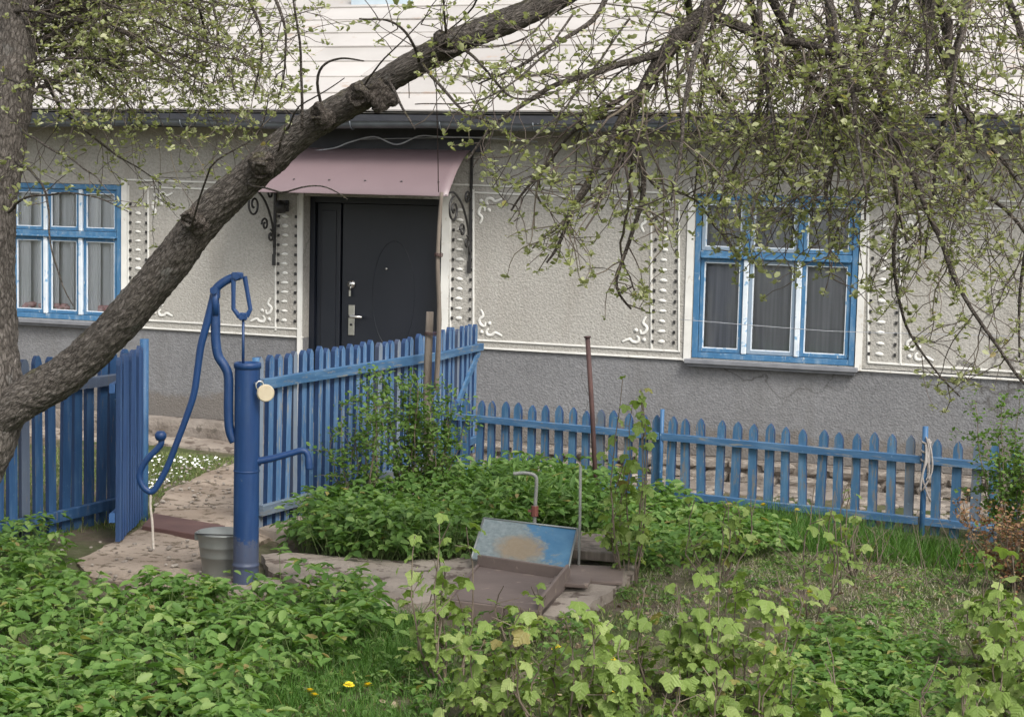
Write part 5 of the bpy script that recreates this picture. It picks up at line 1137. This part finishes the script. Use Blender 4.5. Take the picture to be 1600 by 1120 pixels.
for a in ((700,1075,255,130,9,105,'currant bush with upright canes just in front of the hatch box'), (765,1140,160,150,8,95,'currant bush at the bottom edge, below the hatch'),
          (865,1160,215,150,9,120,'currant bush at the bottom edge, between the hatch and the taller pair', .046), (985,912,300,62,9,155,'tall narrow currant rising in front of the low fence beside the blue pipe post', .046),
          (1035,1090,180,160,11,140,'currant bush with broad leaves right of the concrete slab'), (950,1160,165,130,8,110,'low currant bush at the bottom edge among dandelions'), (1150,1130,230,190,12,160,'dense currant bush in the bottom middle right'),
          (1065,1190,150,160,8,90,'currant bush cut by the bottom edge right of the dandelions'), (1268,965,210,60,5,16,'sparse currant with bare leaning canes in the thin lawn', .05),
          (1345,905,160,110,6,20,'sparse currant close to the low fence with a few pale leaves', .05), (1120,905,125,110,8,52,'small currant bush at the edge of the bright ground elder', .045),
          (1560,1060,190,110,9,120,'currant bush at the right edge with drooping pale leaves', .05), (1600,1160,210,130,10,130,'currant bush in the bottom right corner', .05), (1230,1200,220,160,8,110,'currant bush at the bottom edge, right of the dense one'),
          (1490,1170,140,110,7,50,'low currant with long bare canes left of the bottom right corner', .045), (800,905+105,90,90,6,32,'low currant sprouting by the front corner of the hatch box')):
    currant(*a)
# ================================================================== SHRUBS
def shrub(name, px, py, H, W, nst, nleaf, leafmat_, label, cat, lsize=.03, shape='open', stemmat=None, droop=0, name2='foliage', hmin=.2):
    x, y = gp(px, py); g = gz(x, y); root = empty(name, (x, y, g), 0, label, cat); t = Tubes(); spots = []
    for c in range(nst):
        a = random.uniform(0, 6.28); w = W*random.uniform(.1, 1); h = H*random.uniform(.6, 1); e = np.array([math.cos(a)*w, math.sin(a)*w*.7, h])
        P = [e*u**1.0+np.array([math.cos(a),math.sin(a),0])*.06*math.sin(3.1*u)+rng.normal(0,.008,3) for u in np.linspace(0,1,10)]; t.add(P, .006, .002, 5)
        for s in range(9):
            i = random.randint(2, 9); d = rng.normal(0,1,3); d[2] += .5; d /= np.linalg.norm(d); L = random.uniform(.06,.2); Q = [P[i]+d*L*v for v in (0,.33,.66,1)]; t.add(Q, .002, .0012, 3); spots += Q
        spots += P[3:]
    o = t.build('stems', stemmat or M['cane'], None, None); o.parent = root
    s = np.array(spots); s = s[s[:, 2] > H*hmin]; idx = rng.integers(0, len(s), nleaf); P = s[idx]+rng.normal(0,.018,(nleaf,3)); Rm = euler_mats(rng.normal(.2,.55,nleaf), rng.normal(0,.5,nleaf), rng.uniform(0,6.28,nleaf))
    V, Fc = scatter(leafT, leafF, Rm, lsize*rng.uniform(.6,1.15,nleaf), P); o = mesh_ob(name2, np_mesh(name2, V, Fc, leafmat_), None, root); o['kind'] = 'stuff'; return root
shrub('young_shrub', 660, 800, 1.0, .38, 20, 4200, M['shrub'], 'loose green shrub growing in front of the wooden post and tall fence', 'shrub', .036)
shrub('young_shrub', 565, 815, .98, .26, 9, 1500, M['shrub'], 'thin green sapling against the tall fence, left of the loose shrub', 'shrub', .034)
shrub('young_shrub', 1590, 872, 1.05, .30, 15, 3600, M['shrub'], 'tall green shrub at the right edge in front of the low fence', 'shrub', .032)
shrub('brown_shrub', 1590, 925, .48, .38, 20, 2600, M['brown_leaf'], 'rusty brown leaved shrub at the right edge by the low fence', 'shrub', .026, hmin=.05)
compound_patch('weeds', clumped([(960,900),(1240,850),(1440,860),(1560,900),(1560,1010),(1240,1010),(960,1000)], 260), .04, .026, M['elder'], leaves=(3,7), spread=.05)
compound_patch('weeds', clumped([(420,1000),(640,960),(760,1000),(760,1160),(380,1200)], 160), .05, .032, M['dark_leaf'], leaves=(3,6), spread=.06)
# dead canes and cut stalks near the sparse currants
dt = Tubes()
for i in range(90):
    x, y = gp(random.uniform(1240, 1560), random.uniform(850, 930)); g = gz(x, y); a = random.uniform(0, 6.28); L = random.uniform(.08,.38); e = random.uniform(.15,1.3)
    v = np.array([math.cos(a)*math.cos(e), math.sin(a)*math.cos(e), math.sin(e)]); b0 = np.array([x, y, g+.01]); dt.add([b0, b0+v*L*.5+rng.normal(0,.01,3), b0+v*L], .0028, .0015, 4)
for i in range(500):
    x, y = gp(random.uniform(1000, 1600), random.uniform(860, 1100)); g = gz(x, y); a = random.uniform(0, 6.28); L = random.uniform(.03,.12); b0 = np.array([x, y, g+.012]); v = np.array([math.cos(a), math.sin(a), random.uniform(0,.25)]); dt.add([b0, b0+v*L], .0016, .001, 3)
dt.build('dead_stalks', M['cane'], None)
lt = clumped([(-200,1000),(120,1040),(420,1010),(700,990),(1000,930),(1560,880),(1620,1000),(1300,1080),(700,1230),(-200,1230)], 1500, EXS, cl=.2); nl_ = len(lt)
V, Fc = scatter(leafT, leafF, euler_mats(rng.normal(0,.5,nl_), rng.normal(0,.5,nl_), rng.uniform(0,6.28,nl_)), rng.uniform(.015,.045,nl_), np.stack([lt[:,0], lt[:,1], gz_np(lt[:,0], lt[:,1])+.015], 1))
M['litter'] = leafmat('dead_leaf', (.10,.07,.045), (.22,.16,.10), (.36,.29,.2), trans=.1, rough=.9); tag(mesh_ob('dead_leaves', np_mesh('dead_leaves', V, Fc, M['litter']), None), kind='stuff')
pebs = MB(); RS = random.Random(19)
for i in range(260):
    px, py = RS.choice([(RS.uniform(90,420), RS.uniform(850,930)), (RS.uniform(420,980), RS.uniform(880,990)), (RS.uniform(240,360), RS.uniform(730,800))]); x, y = gp(px, py); r = RS.uniform(.004,.014); me = stones[RS.randrange(7)]
    pebs.add([Vector((v.co.x*r+x, v.co.y*r+y, v.co.z*r*.6+gz(x, y)+.03)) for v in me.vertices], [tuple(q.vertices) for q in me.polygons])
tag(pebs.build('pebbles', M['stone'], None), kind='stuff')
